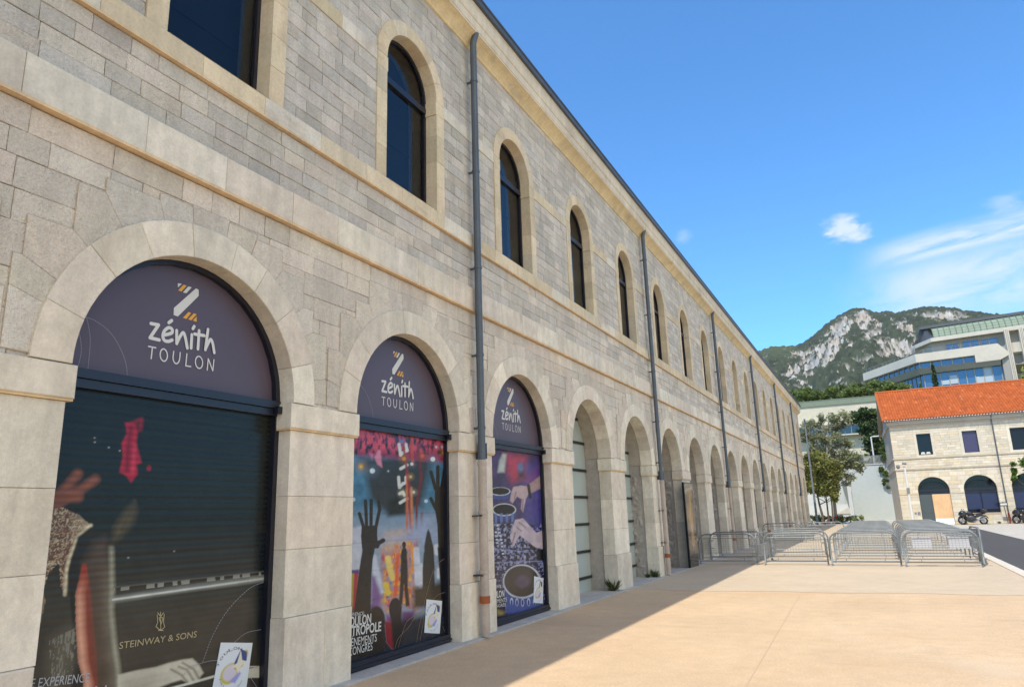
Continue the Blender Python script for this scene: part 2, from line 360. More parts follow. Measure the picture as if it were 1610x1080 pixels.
sheet_with_arches(back, FA, Y0 - .02, Y1, 3.2, 5.9, [(bc(k), HW + .1, 0, ZS, HW + .1) for k in range(-1, NB)], d=-.035)
sheet_with_arches(back, FA, Y0 - .02, Y1, 5.9, 12.25, [(bc(k), HWW + .08, ZWB - .1, ZWS, HWW + .08) for k in range(-1, NB)], d=-.035)
back.build('wall_core', MORTAR, bld)
def course(z0, z1, la, lb, pal, cuts, discs, d0=0.0, amp=.005, gap=.0028):
    segs = []; cur = Y0
    for a, b in sorted(cuts):
        if a > cur: segs.append((cur, a))
        cur = max(cur, b)
    if cur < Y1: segs.append((cur, Y1))
    for a, b in segs:
        x = a; first = True
        while x < b - 1e-6:
            w = random.uniform(la, lb) * (random.uniform(.4, 1) if first else 1); first = False
            if b - x - w < la * .6: w = b - x
            if b - x < w: w = b - x
            p = rect(x, x + w, z0, z1)
            for (c, zz, r) in discs:
                if p and abs((x + w / 2) - c) < r + w: p = clip_disc(p, c, zz, r)
            if p:
                if len(p) == 4 and x < 26:
                    pp_ = []
                    for a_, b_ in zip(p, p[1:] + p[:1]):
                        for t_ in (0, .3, .65): pp_.append((a_[0] + (b_[0] - a_[0]) * t_ + random.uniform(-.0028, .0028), a_[1] + (b_[1] - a_[1]) * t_ + random.uniform(-.0028, .0028)))
                    p = pp_
                block(wall, p, d0 + random.uniform(-amp, amp), -.05, FA, gap, .005, pick(pal, .055))
            x += w
ARC = [(bc(k), ZS, 1.7) for k in range(-1, NB)]
z = 3.46
for h in (.40, .36, .42, .30, .30, .25, .27):
    course(z, z + h, .35, .85, GREY, [], ARC, amp=.004); z += h
z = 6.23
for h in (.205, .2, .205, .2): course(z, z + h, .32, .75, GREYU + GREY[:3], [], []); z += h
z = 7.34
for i in range(10): course(z, z + .2, .26, .62, GREYU, [(bc(k) - 1.03, bc(k) + 1.03) for k in range(-1, NB)], []); z += .2
WA = [(bc(k), ZWS, .99) for k in range(-1, NB)]
z = 9.6
for i in range(10): course(z, z + .195, .26, .62, GREYU, [], WA); z += .195
wall.build('wall', ROUGH, bld)
def band(name, z0, z1, d, la, lb, pal, m, cuts=(), bounce_lip=None):
    mb = MB(); cur = Y0; segs = []
    for a, b in sorted(cuts):
        if a > cur: segs.append((cur, a))
        cur = max(cur, b)
    if cur < Y1: segs.append((cur, Y1))
    for a, b in segs:
        x = a
        while x < b - 1e-6:
            w = random.uniform(la, lb)
            if b - x - w < la * .5: w = b - x
            w = min(w, b - x); block(mb, rect(x, x + w, z0, z1), d + random.uniform(-.003, .003), -.04, FA, .002, .006, pick(pal, .06)); x += w
        if cuts: mb.build(name, m, bld); mb = MB()
    if bounce_lip: mb.box((XW - .03, Y0, bounce_lip[0]), (XW + bounce_lip[2], Y1, bounce_lip[1]), (.68, .50, .30))  # thin strip under the band, golden ground bounce painted into its ochre
    return mb.build(name, m, bld) if mb.v else None
band('string_course', 5.80, 6.23, .06, .85, 1.25, PALE, DRESS, bounce_lip=(5.768, 5.803, .08))
band('sill_course', 7.07, 7.34, .05, .9, 1.4, YEL + PALE[:1], OCHRE, bounce_lip=(7.046, 7.073, .062))
band('upper_course', 9.34, 9.6, .015, .7, 1.3, YEL + PALE[:1], OCHRE, cuts=[(bc(k) - 1.03, bc(k) + 1.03) for k in range(-1, NB)])

def wedge(mb, c, zs, r0, r1, a0, a1, dF, dB, col, n=3, bev=.006, gap=.002):
    p = arc(c, zs, r0, a0, a1, n) + arc(c, zs, r1, a1, a0, n); block(mb, p, dF, dB, FA, gap, bev, col)
def frame_arch(mb, c, hw, zb, zs, t, dF, dB, n=16):
    o = [(c - hw, zb)] + [(c - hw * math.cos(math.pi * i / n), zs + hw * math.sin(math.pi * i / n)) for i in range(n + 1)] + [(c + hw, zb)]
    i_ = [(c - hw + t, zb + t)] + [(c - (hw - t) * math.cos(math.pi * i / n), zs + (hw - t) * math.sin(math.pi * i / n)) for i in range(n + 1)] + [(c + hw - t, zb + t)]
    m = len(o); vs = [FA(*p, dF) for p in o] + [FA(*p, dF) for p in i_] + [FA(*p, dB) for p in i_] + [FA(*p, dB) for p in o]
    fs = []
    for a in range(m):
        b = (a + 1) % m; fs += [(a, b, m + b, m + a), (m + a, m + b, 2 * m + b, 2 * m + a), (a, b, 3 * m + b, 3 * m + a)]
    mb.add(vs, fs)
def arched_poly(c, hw, zb, zs, n=24): return [(c - hw, zb)] + [(c - hw * math.cos(math.pi * i / n), zs + hw * math.sin(math.pi * i / n)) for i in range(n + 1)] + [(c + hw, zb)]
def plate(mb, poly, d, fn=FA): mb.add([fn(p[0], p[1], d) for p in poly], [tuple(range(len(poly)))])

SEETHRU = bpy.data.materials.new('clear_tinted_glass'); SEETHRU.use_nodes = True; _t = SEETHRU.node_tree; _t.nodes.clear()
_o = _t.nodes.new('ShaderNodeOutputMaterial'); _m = _t.nodes.new('ShaderNodeMixShader'); _a = _t.nodes.new('ShaderNodeBsdfTransparent'); _g = _t.nodes.new('ShaderNodeBsdfGlossy'); _f = _t.nodes.new('ShaderNodeFresnel')
_a.inputs[0].default_value = (.50, .56, .62, 1); _g.inputs['Roughness'].default_value = .02; _f.inputs[0].default_value = 1.5; _n = _t.nodes.new('ShaderNodeTexNoise'); _n.inputs['Scale'].default_value = 1.1; _b = _t.nodes.new('ShaderNodeBump'); _b.inputs['Strength'].default_value = .12; _b.inputs['Distance'].default_value = .03; _c = _t.nodes.new('ShaderNodeTexCoord')
for a_, b_ in ((_c.outputs['Object'], _n.inputs[0]), (_n.outputs[0], _b.inputs['Height']), (_b.outputs[0], _g.inputs['Normal']), (_f.outputs[0], _m.inputs[0]), (_a.outputs[0], _m.inputs[1]), (_g.outputs[0], _m.inputs[2]), (_m.outputs[0], _o.inputs[0])): _t.links.new(a_, b_)
DARKR = mat('unlit_room_dark', (.006, .011, .026), .5, var=((1.5, .4),))  # near-black plane colour stands in for the unlit room behind the pane
for k in range(-1, NB):
    c = bc(k); near = k < 3
    mb = MB(); nv = 9; cuts = [0] + sorted(math.pi * (i + random.uniform(-.12, .12)) / nv for i in range(1, nv)) + [math.pi]
    dB = -.30 if near else -.34
    for a, b in zip(cuts[:-1], cuts[1:]): wedge(mb, c, ZS, HW, 1.80, a, b, .040 + random.uniform(-.002, .002), dB, pick(PALE, .05), 4)
    if not near:                                            # deep soffit of the open arcade, its shade put into the colour
        n = 16; pr = arc(c, ZS, HW + .02, 0, math.pi, n)
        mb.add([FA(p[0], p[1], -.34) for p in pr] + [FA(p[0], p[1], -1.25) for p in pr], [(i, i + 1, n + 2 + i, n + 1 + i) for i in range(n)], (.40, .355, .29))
    mb.build('arch_ring', DRESS, bld)
    mb = MB(); ne = 13; cuts = [0.02] + sorted(math.pi * (i + random.uniform(-.25, .25)) / ne for i in range(1, ne)) + [math.pi - .02]
    rp = random.uniform(1.98, 2.12); mo = MB()
    for a, b in zip(cuts[:-1], cuts[1:]):
        rn = random.uniform(1.95, 2.16)
        if a < math.pi / 2 < b: rn = rp
        def cl_(p): return (min(max(p[0], c - 2.03), c + 2.03), min(max(p[1], ZS + .005), 5.74))
        A = cl_((c + rp * math.cos(a), ZS + rp * math.sin(a))); B = cl_((c + rn * math.cos(b), ZS + rn * math.sin(b)))
        if a < math.pi / 2 < b: zt = min(max(A[1], B[1]) + .03, 5.74); o = [(B[0], zt), (A[0], zt)]
        elif b <= math.pi / 2: o = [B, (A[0], B[1]), A] if B[1] > A[1] + .04 else [(B[0], A[1]), A]
        else: o = [B, (B[0], A[1]), A] if A[1] > B[1] + .04 else [B, (A[0], B[1])]
        q = arc(c, ZS, 1.785, a, b, 3) + o
        q = [p for i, p in enumerate(q) if i < 4 or (math.dist(p, q[i - 1]) > .07 and (i < len(q) - 1 or math.dist(p, q[0]) > .07))]
        big = poly_inset(q, -.005); mo.add([FA(p[0], p[1], .0105) for p in big], [tuple(range(len(big)))])
        block(mb, q, .015 + random.uniform(-.0015, .0015), -.01, FA, .001, .004, pick(GREY + PALE, .05))
        rp = rn
    mb.build('radiating_stones', ROUGH, bld); mo.build('mortar_joints', MORTAR, bld)
    # window surround
    mb = MB(); zz = ZWB
    for h in (.52, .48, .52, .42, .27):
        for s in (-1, 1):
            a, b = sorted((c + s * HWW, c + s * 1.03)); 
            if h == .27: a, b = (a - (.02 if s > 0 else 0), b + (.02 if s < 0 else 0))
            block(mb, rect(a, b, zz, zz + h), .022 + random.uniform(-.002, .002), -.29, FA, .0015, .004, pick(YEL, .05))
        zz += h
    nv = 7; cuts = [math.pi * i / nv for i in range(nv + 1)]
    for a, b in zip(cuts[:-1], cuts[1:]): wedge(mb, c, ZWS, HWW, 1.03, a, b, .024, -.29, pick(YEL, .05), 4, .004, .0015)
    mb.add([FA(c - HWW, ZWB, .05), FA(c + HWW, ZWB, .05), FA(c + HWW, ZWB + .03, -.29), FA(c - HWW, ZWB + .03, -.29)], [(0, 1, 2, 3)], YEL[0])
    mb.build('window_surround', OCHRE, bld)
    f = MB(); frame_arch(f, c, HWW, ZWB + .02, ZWS, .055, -.21, -.27); f.box((XW - .265, c - HWW + .02, 9.33), (XW - .2, c + HWW - .02, 9.45))
    w = f.build('window', METAL, bld)
    g = MB(); plate(g, arched_poly(c, HWW - .04, ZWB + .05, ZWS)[::-1], -.255); g.build('pane', SEETHRU, w)
    q_ = arched_poly(c, HWW + .02, ZWB + .02, ZWS, 16); mi_ = MB(); n_ = len(q_); mi_.add([FA(*p, -.275) for p in q_] + [FA(*p, -.62) for p in q_], [(i, (i + 1) % n_, n_ + (i + 1) % n_, n_ + i) for i in range(n_)], (.62, .54, .40)); mi_.build('inner_reveal', OCHRE, bld)
    mi_ = MB(); plate(mi_, [(c - HWW - .05, ZWB), (c + HWW + .05, ZWB), (c + HWW + .05, ZWS + HWW + .1), (c - HWW - .05, ZWS + HWW + .1)], -.61); mi_.box((XW - .60, c - HWW, ZWB + .9 + (k % 3) * .3), (XW - .585, c + HWW, ZWB + .96 + (k % 3) * .3)); mi_.build('dark_room', DARKR, bld)

# piers
for k in range(-1, NB + 1):
    pc = bc(k) - BAY / 2; hw = BAY / 2 - HW; near = k < 3; dB = -.30 if near else -.34
    if k == NB: u0, u1 = pc - hw, Y1
    elif k == -1: u0, u1 = Y0, pc + hw
    else: u0, u1 = pc - hw, pc + hw
    mb = MB(); zj = [.92, 1.64 + random.uniform(-.06, .06), 2.37 + random.uniform(-.05, .05), 3.13]
    sp = pc + random.uniform(-.25, .1)
    if random.random() < .4 and u0 < sp < u1:
        block(mb, rect(u0 - .01, sp, .0, .92), .045, dB, FA, .0025, .01, pick(PALE, .05)); block(mb, rect(sp, u1 - .03, .0, .92), .044, dB, FA, .0025, .01, pick(PALE, .05))
    else:
        block(mb, rect(u0 - .01, u1 - .03, .23, .92), .045, dB, FA, .0025, .01, pick(PALE, .05)); block(mb, rect(u0 - .01, u1 - .03, 0, .23), .048, dB, FA, .0025, .01, pick(PALE, .05))
    for i in range(3):
        sp = pc + random.uniform(-.35, .35)
        if random.random() < .35 and u1 - u0 < 1.4: 
            block(mb, rect(u0, sp, zj[i], zj[i + 1]), 0, dB, FA, .0018, .004, pick(PALE, .06)); block(mb, rect(sp, u1, zj[i], zj[i + 1]), .001, dB, FA, .0018, .004, pick(PALE, .06))
        else: block(mb, rect(u0, u1, zj[i], zj[i + 1]), random.uniform(-.002, .003), dB, FA, .0018, .004, pick(PALE, .06))
    mb.box((XW + dB - .01, u0 - .045, 3.13), (XW + .03, u1 + .045, 3.152), (.68, .50, .28))  # strip under the impost, warm bounce from the ground painted as ochre
    block(mb, rect(u0 - .05, u1 + .05, 3.15, 3.46), .05, dB - .01, FA, .002, .008, pick(PALE, .05))
    if not near or k == 3:                                  # rough inner half of the pier, arcade shade put into its dark colour
        mb.box((XW - 1.26, u0 + .02, 0), (XW - .35, u1 - .02, 3.46), (.38, .35, .31))
    mb.build('pier', DRESS, bld)
    if k > 4:                # hewn face of the jamb that looks back along the arcade
        nn, mm = 26, 76; Yg, Zg = np.meshgrid(np.linspace(XW - 1.24, XW - .42, nn), np.linspace(.02, 3.1, mm))
        r = fbm(Yg * 9 + k * 13, Zg * 9, 4, 3) - .5
        edge = np.minimum(1, np.minimum(Yg - (XW - 1.24), (XW - .42) - Yg) / .08)
        P = np.stack([Yg, np.full_like(Yg, u0 + .012) - np.clip(r, -.25, .5) * .16 * edge, Zg], -1)
        Cc = np.ones(Yg.shape + (3,)) * np.array((.40, .37, .33)) * (.85 + .5 * fbm(Yg * 5, Zg * 5, 3, 8))[..., None]  # jamb colour lowered to carry the shade of the arcade
        grid_mesh('hewn_jamb', P, Cc, ROUGH, bld, False)

# cornice, gutter, roof, body
prof = [((.0, 11.47), 0), ((.035, 11.48), 0), ((.05, 11.52), 0), ((.10, 11.58), 0), ((.17, 11.64), 0), ((.25, 11.69), 0), ((.272, 11.70), 0), ((.272, 11.74), 1), ((.285, 11.75), 1), ((.285, 11.93), 1), ((.305, 11.945), 0), ((.315, 12.0), 1), ((.315, 12.24), 1), ((.33, 12.27), 1), ((-.05, 12.28), 1)]
mb = MB(); y = Y0
while y < Y1 + .3:
    w = min(random.uniform(1.3, 2.4), Y1 + .3 - y); t = random.uniform(.93, 1.06)
    cc = [(.68 * t, .53 * t, .30 * t), (.66 * t, .57 * t, .43 * t)]; g = .003
    for (p, a), (q, b) in zip(prof[:-1], prof[1:]):
        mb.add([FA(y + g, p[1], p[0]), FA(y + w - g, p[1], p[0]), FA(y + w - g, q[1], q[0]), FA(y + g, q[1], q[0])], [(0, 1, 2, 3)], cc[b] if a == b else cc[1])
    n = len(prof); mb.add([FA(y + w - g, p[1], p[0]) for p, _ in prof], [tuple(range(n))], cc[1]); mb.add([FA(y + g, p[1], p[0]) for p, _ in prof], [tuple(range(n))], cc[1])
    y += w
mb.build('cornice', OCHRE, bld)
mb = MB(); y = Y0 - .1
while y < Y1 + .3:
    w = min(4.0, Y1 + .3 - y); mb.box((XW + .29, y, 12.272), (XW + .40 + random.uniform(-.004, .004), y + w - .012, 12.43)); mb.box((XW + .385, y, 12.40), (XW + .415, y + w - .012, 12.445)); y += w
mb.build('gutter', ZINC, bld)
mb = MB()
yA, yB = -16, Y1 - .8
mb.add([(XW + .3, yA, 12.36), (XW + .3, yB + 1.0, 12.36), (-16.5, yB - 3, 16.6), (-16.5, yA, 16.6), (-26.6, yB + .8, 12.36), (-26.6, yA, 12.36)], [(0, 1, 2, 3), (3, 2, 4, 5), (1, 4, 2), (0, 3, 5), (0, 1, 4, 5)])
mb.build('roof', ZINC, bld)
mb = MB()
mb.box((-26.4, Y0, .0), (XW - 1.27, Y1 - .02, 12.2)); mb.box((XW - 1.3, Y0, 5.75), (XW - .3, Y1 - .02, 5.9)); mb.box((-26.4, -15.5, 0), (XW - .01, Y0 - .03, 12.3))
mb.box((XW - 1.3, Y1 - .3, 0), (XW - .05, Y1 - .01, 12.2))
mb.build('building_body', INNER, bld)
mb = MB(); mb.box((XW - 1.26, bc(2) + 2.0, .0), (XW + .16, Y1, .022), (.42, .41, .39)); mb.box((XW - .32, Y0, 0), (XW + .17, bc(2) + 2.0, .03), (.42, .41, .39))
mb.build('stone_threshold', DRESS, bld)

# drainpipes
for j in range(6):
    py = 11.50 + 12.28 * j; px = XW + .165; mb = MB()
    mb.tube([(XW + .235, py, 11.72), (XW + .20, py, 11.62), (px, py, 11.5), (px, py, 3.0)], .068, 12)
    for zz in (10.6, 8.6, 6.6, 4.9, 3.55): mb.tube([(px, py, zz), (px, py, zz + .05)], .078, 12); mb.box((XW, py - .012, zz), (px, py + .012, zz + .04))
    mb.box((XW, py + .07, 3.02), (px + .06, py + .09, 3.3))
    p = mb.build('drainpipe', PIPE, bld, False)
    mb = MB(); mb.tube([(px, py, 3.0), (px, py, .04)], .078, 12)
    for zz in (2.9, 1.05, 2.05): mb.tube([(px, py, zz), (px, py, zz + .06)], .088, 12)
    mb.build('pipe_foot', PIPEL, p, False)
    mb = MB(); mb.tube([(px, py, .57), (px, py, .69)], .09, 12)
    for zz in (1.02, 2.02): mb.box((XW, py - .11, zz), (px + .02, py + .11, zz + .02), mi=1)
    mb.build('rusty_collar', [RUST, BLACK], p, False)

# ---- glazed arches with printed films
XG = XW - .26
def LG(x, y, s, ox, oy): p = on_x(ox + x / s, oy + y / s, XG); return (p.y, p.z)
Z1 = lambda x, y: LG(x, y, 6.3533, 210, 430)
dashes_src = [[(350, 485), (372, 560), (382, 640), (372, 760)], [(312, 533), (335, 600), (344, 680), (328, 755)], [(330, 530), (400, 550), (470, 605), (515, 680), (535, 740), (540, 795)]]
def bez(pts, n=24):
    """smooth curve through points"""
    P = [Vector(p) for p in pts]; P = [P[0] * 2 - P[1]] + P + [P[-1] * 2 - P[-2]]; out = []
    for i in range(1, len(P) - 2):
        for t in np.linspace(0, 1, n, endpoint=False):
            p0, p1, p2, p3 = P[i - 1:i + 3]; out.append(tuple(.5 * (2 * p1 + (p2 - p0) * t + (2 * p0 - 5 * p1 + 4 * p2 - p3) * t * t + (3 * p1 - p0 - 3 * p2 + p3) * t ** 3)))
    return out + [tuple(P[-2])]
shopwin = []
for k in range(3):
    c = bc(k); du = c - C0
    f = MB(); frame_arch(f, c, HW, .03, ZS + .02, .07, -.19, -.27)
    f.box((XW - .27, c - HW + .03, 3.40), (XW - .15, c + HW - .03, 3.49)); f.box((XW - .27, c - HW + .03, 3.31), (XW - .18, c + HW - .03, 3.395))
    f.box((XW - .16, c + HW - .12, 3.33), (XW - .10, c + HW - .01, 3.42))
    f.box((XW - .27, c - HW + .03, .03), (XW - .17, c + HW - .03, .15)); f.box((XW - .17, c - HW + .04, .06), (XW - .14, c + HW - .04, .09))
    w = f.build('shop_window', METAL, bld); shopwin.append(w)
    g = MB(); plate(g, arched_poly(c, HW - .06, 3.485, ZS + .02), XG - XW); g.build('fanlight_film', FANL, w)
    # emblem and wordmark
    FN = lambda u, z, d: (XG + d, u, z)
    def sh(p): return (p[0] + du, p[1])
    em = MB()
    for q in ([(620, 150), (648, 163), (648, 225), (440, 430), (398, 415), (400, 345)], [(440, 98), (480, 105), (440, 140)], [(545, 130), (578, 140), (525, 198), (490, 190)]): plate(em, [sh(Z1(*p)) for p in q], .004, FN)
    eo = MB()
    for q in ([(497, 112), (530, 122), (475, 182), (442, 170)], [(545, 385), (573, 395), (525, 455), (490, 443)], [(598, 398), (628, 408), (575, 468), (542, 458)], [(628, 430), (628, 483), (588, 470)]): plate(eo, [sh(Z1(*p)) for p in q], .004, FN)
    strokes = [[(172, 500), (248, 514), (162, 642), (255, 664)], bez([(300, 615), (345, 606), (382, 590), (380, 555), (345, 542), (305, 575), (290, 625), (305, 668), (345, 678), (382, 665)], 5), [(349, 492), (378, 470)],
               [(427, 570), (427, 700)], bez([(427, 695), (462, 625), (492, 592), (512, 640), (532, 745)], 6), [(577, 612), (569, 745)], [(586, 552), (600, 530)],
               [(648, 572), (636, 755)], [(602, 606), (700, 622)], [(736, 560), (709, 762)], bez([(709, 755), (740, 690), (762, 660), (782, 700), (797, 792)], 6)]
    for i, q in enumerate(strokes): ribbon(em, [sh(Z1(*p)) for p in q], .037, FN, .003 + i * .0011)
    em.build('wordmark', WHITEV, w); eo.build('emblem_stripes', ORV, w)
    tl = MB()
    def el(cx, cy, rx, ry): return [(cx + rx * math.cos(t), cy + .17 * rx * math.cos(t) + ry * math.sin(t)) for t in np.linspace(0, 2 * math.pi, 25)]
    for i, q in enumerate([[(148, 728), (220, 742)], [(186, 735), (173, 850)], el(298, 815, 36, 61), bez([(397, 778), (390, 850), (405, 890), (428, 900), (452, 870), (462, 790)], 5), [(528, 803), (516, 922), (567, 930)], el(648, 888, 36, 60), [(729, 965), (740, 852), (785, 972), (797, 862)]]):
        ribbon(tl, [sh(Z1(*p)) for p in q], .0145, FN, .003 + i * .0011)
    tl.build('lettering', WHITEV, w)
    da = MB(); ZL = lambda x, y: LG(x, y, 2.7, 0, 300)
    for q in dashes_src:
        pts = bez(q, 40)
        for i in range(0, len(pts) - 2, 3): ribbon(da, [sh(ZL(*pts[i])), sh(ZL(*pts[i + 2]))], .006, FN, .003, cap=1)
    da.build('dotted_arcs', LINEV, w)

def film(k, m, paint, n, mm, wname='poster'):
    c = bc(k); U, Z = np.meshgrid(np.linspace(c - HW + .06, c + HW - .06, n), np.linspace(.145, 3.315, mm))
    P = np.stack([np.full_like(U, XG), U, Z], -1); px, py = project(P.reshape(-1, 3)); px = px.reshape(U.shape); py = py.reshape(U.shape)
    return grid_mesh(wname, P, paint(px, py, U, Z), m, shopwin[k], False)
def p1(px, py, U, Z):
    p = Paint(px * 2.4545, (py - 640) * 2.4545, (27, 31, 29)); X, Y = p.X, p.Y; p.k = 1.25
    p.mix((Y - 430) / 330, (62, 59, 50)); p.mix((X - 975) / 25 * (Y > 480), (24, 30, 34)); p.mix((Y - 930 - (X - 600) * -.15) / 60 * .5, (52, 48, 42))
    p.poly([(0, 830), (290, 810), (400, 815), (500, 800), (960, 730), (970, 1300), (0, 1300)], (66, 61, 52), 6, .7)
    red = (168, 34, 58); p.poly([(483, 60), (520, 55), (532, 92), (526, 140), (546, 213), (526, 222), (532, 255), (506, 290), (485, 262), (461, 250), (474, 190), (470, 140), (490, 100)], red, 8)
    p.line([(520, 60), (545, 48), (540, 85)], 9, (140, 30, 48), 8, .7); p.ell(575, 235, 9, 12, (130, 30, 45), .5); p.line([(505, 80), (495, 150), (490, 240)], 8, (110, 20, 38), 10, .7); p.line([(520, 150), (512, 250)], 5, (200, 60, 84), 8, .6)
    sk = (132, 78, 58)
    for q, w in (([(200, 358), (250, 315), (300, 258)], 20), ([(235, 345), (310, 318), (368, 278)], 18), ([(190, 380), (260, 345), (300, 345)], 26)): p.line(q, w, sk, 14, .85)
    p.poly([(160, 360), (240, 322), (300, 345), (235, 385), (160, 392)], (128, 76, 56), 12)
    lace = [(150, 398), (240, 386), (305, 415), (350, 455), (310, 482), (275, 540), (256, 600), (262, 640), (252, 722), (235, 690), (228, 600), (188, 640), (160, 720), (152, 790), (90, 860), (40, 700), (100, 450)]
    d = p.inside(lace); net = np.minimum(np.abs(fbm(X / 13, Y / 13, 2, 5) - .5), np.abs(fbm(X / 10, Y / 12, 2, 9) - .47)); n2 = fbm(X / 40, Y / 40, 3, 9)
    p.mix(d * 1.0, (104, 80, 64)); p.mix(d * np.clip((.06 - net) * 30, 0, 1) * .9, (196, 178, 146)); p.mix(d * np.clip((.5 - n2) * 4, 0, 1) * .35, (112, 52, 48)); p.mix(d * np.clip((X - 260) / 80, 0, 1) * .5, (206, 192, 160))
    p.line([(350, 455), (300, 500), (268, 580), (258, 620), (250, 722)], 6, (204, 192, 160), 6)
    e = p.inside([(90, 720), (160, 700), (176, 745), (150, 860), (120, 960), (90, 980)]); p.mix(e * (n > .52) * .8, (150, 132, 100))
    arm = [(314, 600), (336, 598), (352, 700), (366, 850), (378, 960), (388, 1300), (330, 1300), (320, 1050), (300, 980), (292, 850), (290, 720), (304, 660)]
    body = [(262, 640), (300, 500), (350, 462), (400, 500), (430, 545), (434, 700), (430, 780), (441, 900), (456, 1010), (470, 1300), (250, 1300), (285, 1000), (275, 800)]
    p.poly(body, (40, 38, 35), 8); p.poly([(318, 600), (360, 520), (405, 500), (428, 545), (432, 700), (430, 780), (440, 900), (455, 1010), (462, 1300), (360, 1300), (345, 1000), (330, 850)], (84, 70, 58), 30, .8); g_ = p.inside(body); xr = np.interp(Y, [545, 700, 780, 900, 1010, 1200], [430, 434, 430, 441, 456, 462]); t = np.clip((X - xr + 75) / 75, 0, 1); p.mix(g_ * t ** 2.2 * np.clip((Y - 560) / 160, 0, 1) * .5, (158, 154, 132))
    ai = p.inside(arm); da_ = p.seg(arm + arm[:1]); xl = np.interp(Y, [600, 660, 720, 850, 980, 1060], [312, 304, 290, 293, 302, 322]); t = (X - xl) / 75; p.mix(ai * np.clip(da_ / 6, 0, 1) * np.clip(1.25 - t, 0, 1), (150, 62, 46)); p.mix(ai * np.clip(1 - np.abs(t - .22) / .38, 0, 1) * np.clip((Y - 640) / 120, 0, 1) * .95, (214, 160, 132))
    p.poly([(200, 900), (270, 850), (288, 960), (250, 1060), (190, 1080)], (112, 108, 92), 60, .6); p.mix(p.inside([(190, 900), (290, 850), (290, 1000), (200, 1100)]) * (fbm(X / 5, Y / 30, 3, 2) > .55) * .5, (150, 148, 132))
    p.line([(430, 545), (434, 700), (430, 780), (441, 900), (456, 1010), (462, 1200)], 4, (160, 158, 136), 12, .7)
    p.poly([(430, 530), (438, 460), (478, 400), (520, 358), (531, 395), (515, 450), (470, 500)], (92, 82, 58), 20, .6); p.line([(470, 470), (520, 370)], 5, (70, 60, 44), 8, .6)
    p.line([(435, 742), (700, 702), (1018, 660)], 8, (140, 142, 134), 12, .9); p.line([(435, 742), (1018, 660)], 3, (206, 208, 198), 3, .8)
    dash = (np.sin(X / 7.5) + np.sin(X / 18)) > .1; q = p.seg([(445, 704), (1018, 640)]); p.mix((q < 7) * dash * (X > 440) * (X < 1018) * .75, (160, 160, 150)); p.line([(440, 694), (1018, 633)], 2, (96, 96, 88), 2, .8)
    hand = [(455, 1032), (520, 1016), (600, 1002), (650, 986), (700, 974), (742, 968), (768, 992), (785, 1024), (772, 1040), (766, 1056), (735, 1066), (700, 1050), (660, 1062), (600, 1085), (520, 1130), (456, 1160)]
    p.poly(hand, (196, 190, 168), 7)
    for q in ([(690, 1000), (722, 1012), (745, 1050)], [(705, 985), (748, 1010), (768, 1046)], [(660, 1010), (700, 1032), (725, 1062)]): p.line(q, 3, (140, 128, 108), 5, .8)
    p.poly([(480, 1050), (600, 1030), (640, 1050), (560, 1120), (470, 1140)], (150, 140, 120), 40, .5); p.line([(655, 1085), (740, 1062), (830, 1036)], 5, (200, 198, 180), 3)
    p.line([(955, 1000), (998, 1000), (998, 1040), (955, 1040), (955, 1000)], 2, (190, 186, 168), 2); p.poly([(955, 1008), (998, 1002), (998, 1040), (958, 1044)], (186, 182, 164), 2)
    for cx, cy in ((365, 118), (366, 135), (420, 155), (462, 168), (495, 580), (672, 555)): p.ell(cx, cy, 4, 3, (160, 160, 160), .6, .8)
    p.c *= (.78 + .44 * fbm(X / 60, Y / 60, 5, 71))[..., None]; p.c *= (.92 + .16 * fbm(X / 4, Y / 4, 2, 72))[..., None]
    sl = .5 + .5 * np.sin(Z * 2 * math.pi / .062); p.c *= (1 - .30 * sl * np.clip((930 - Y) / 300, .15, 1))[..., None]
    return p.c
film(0, SLATP, p1, 300, 400)
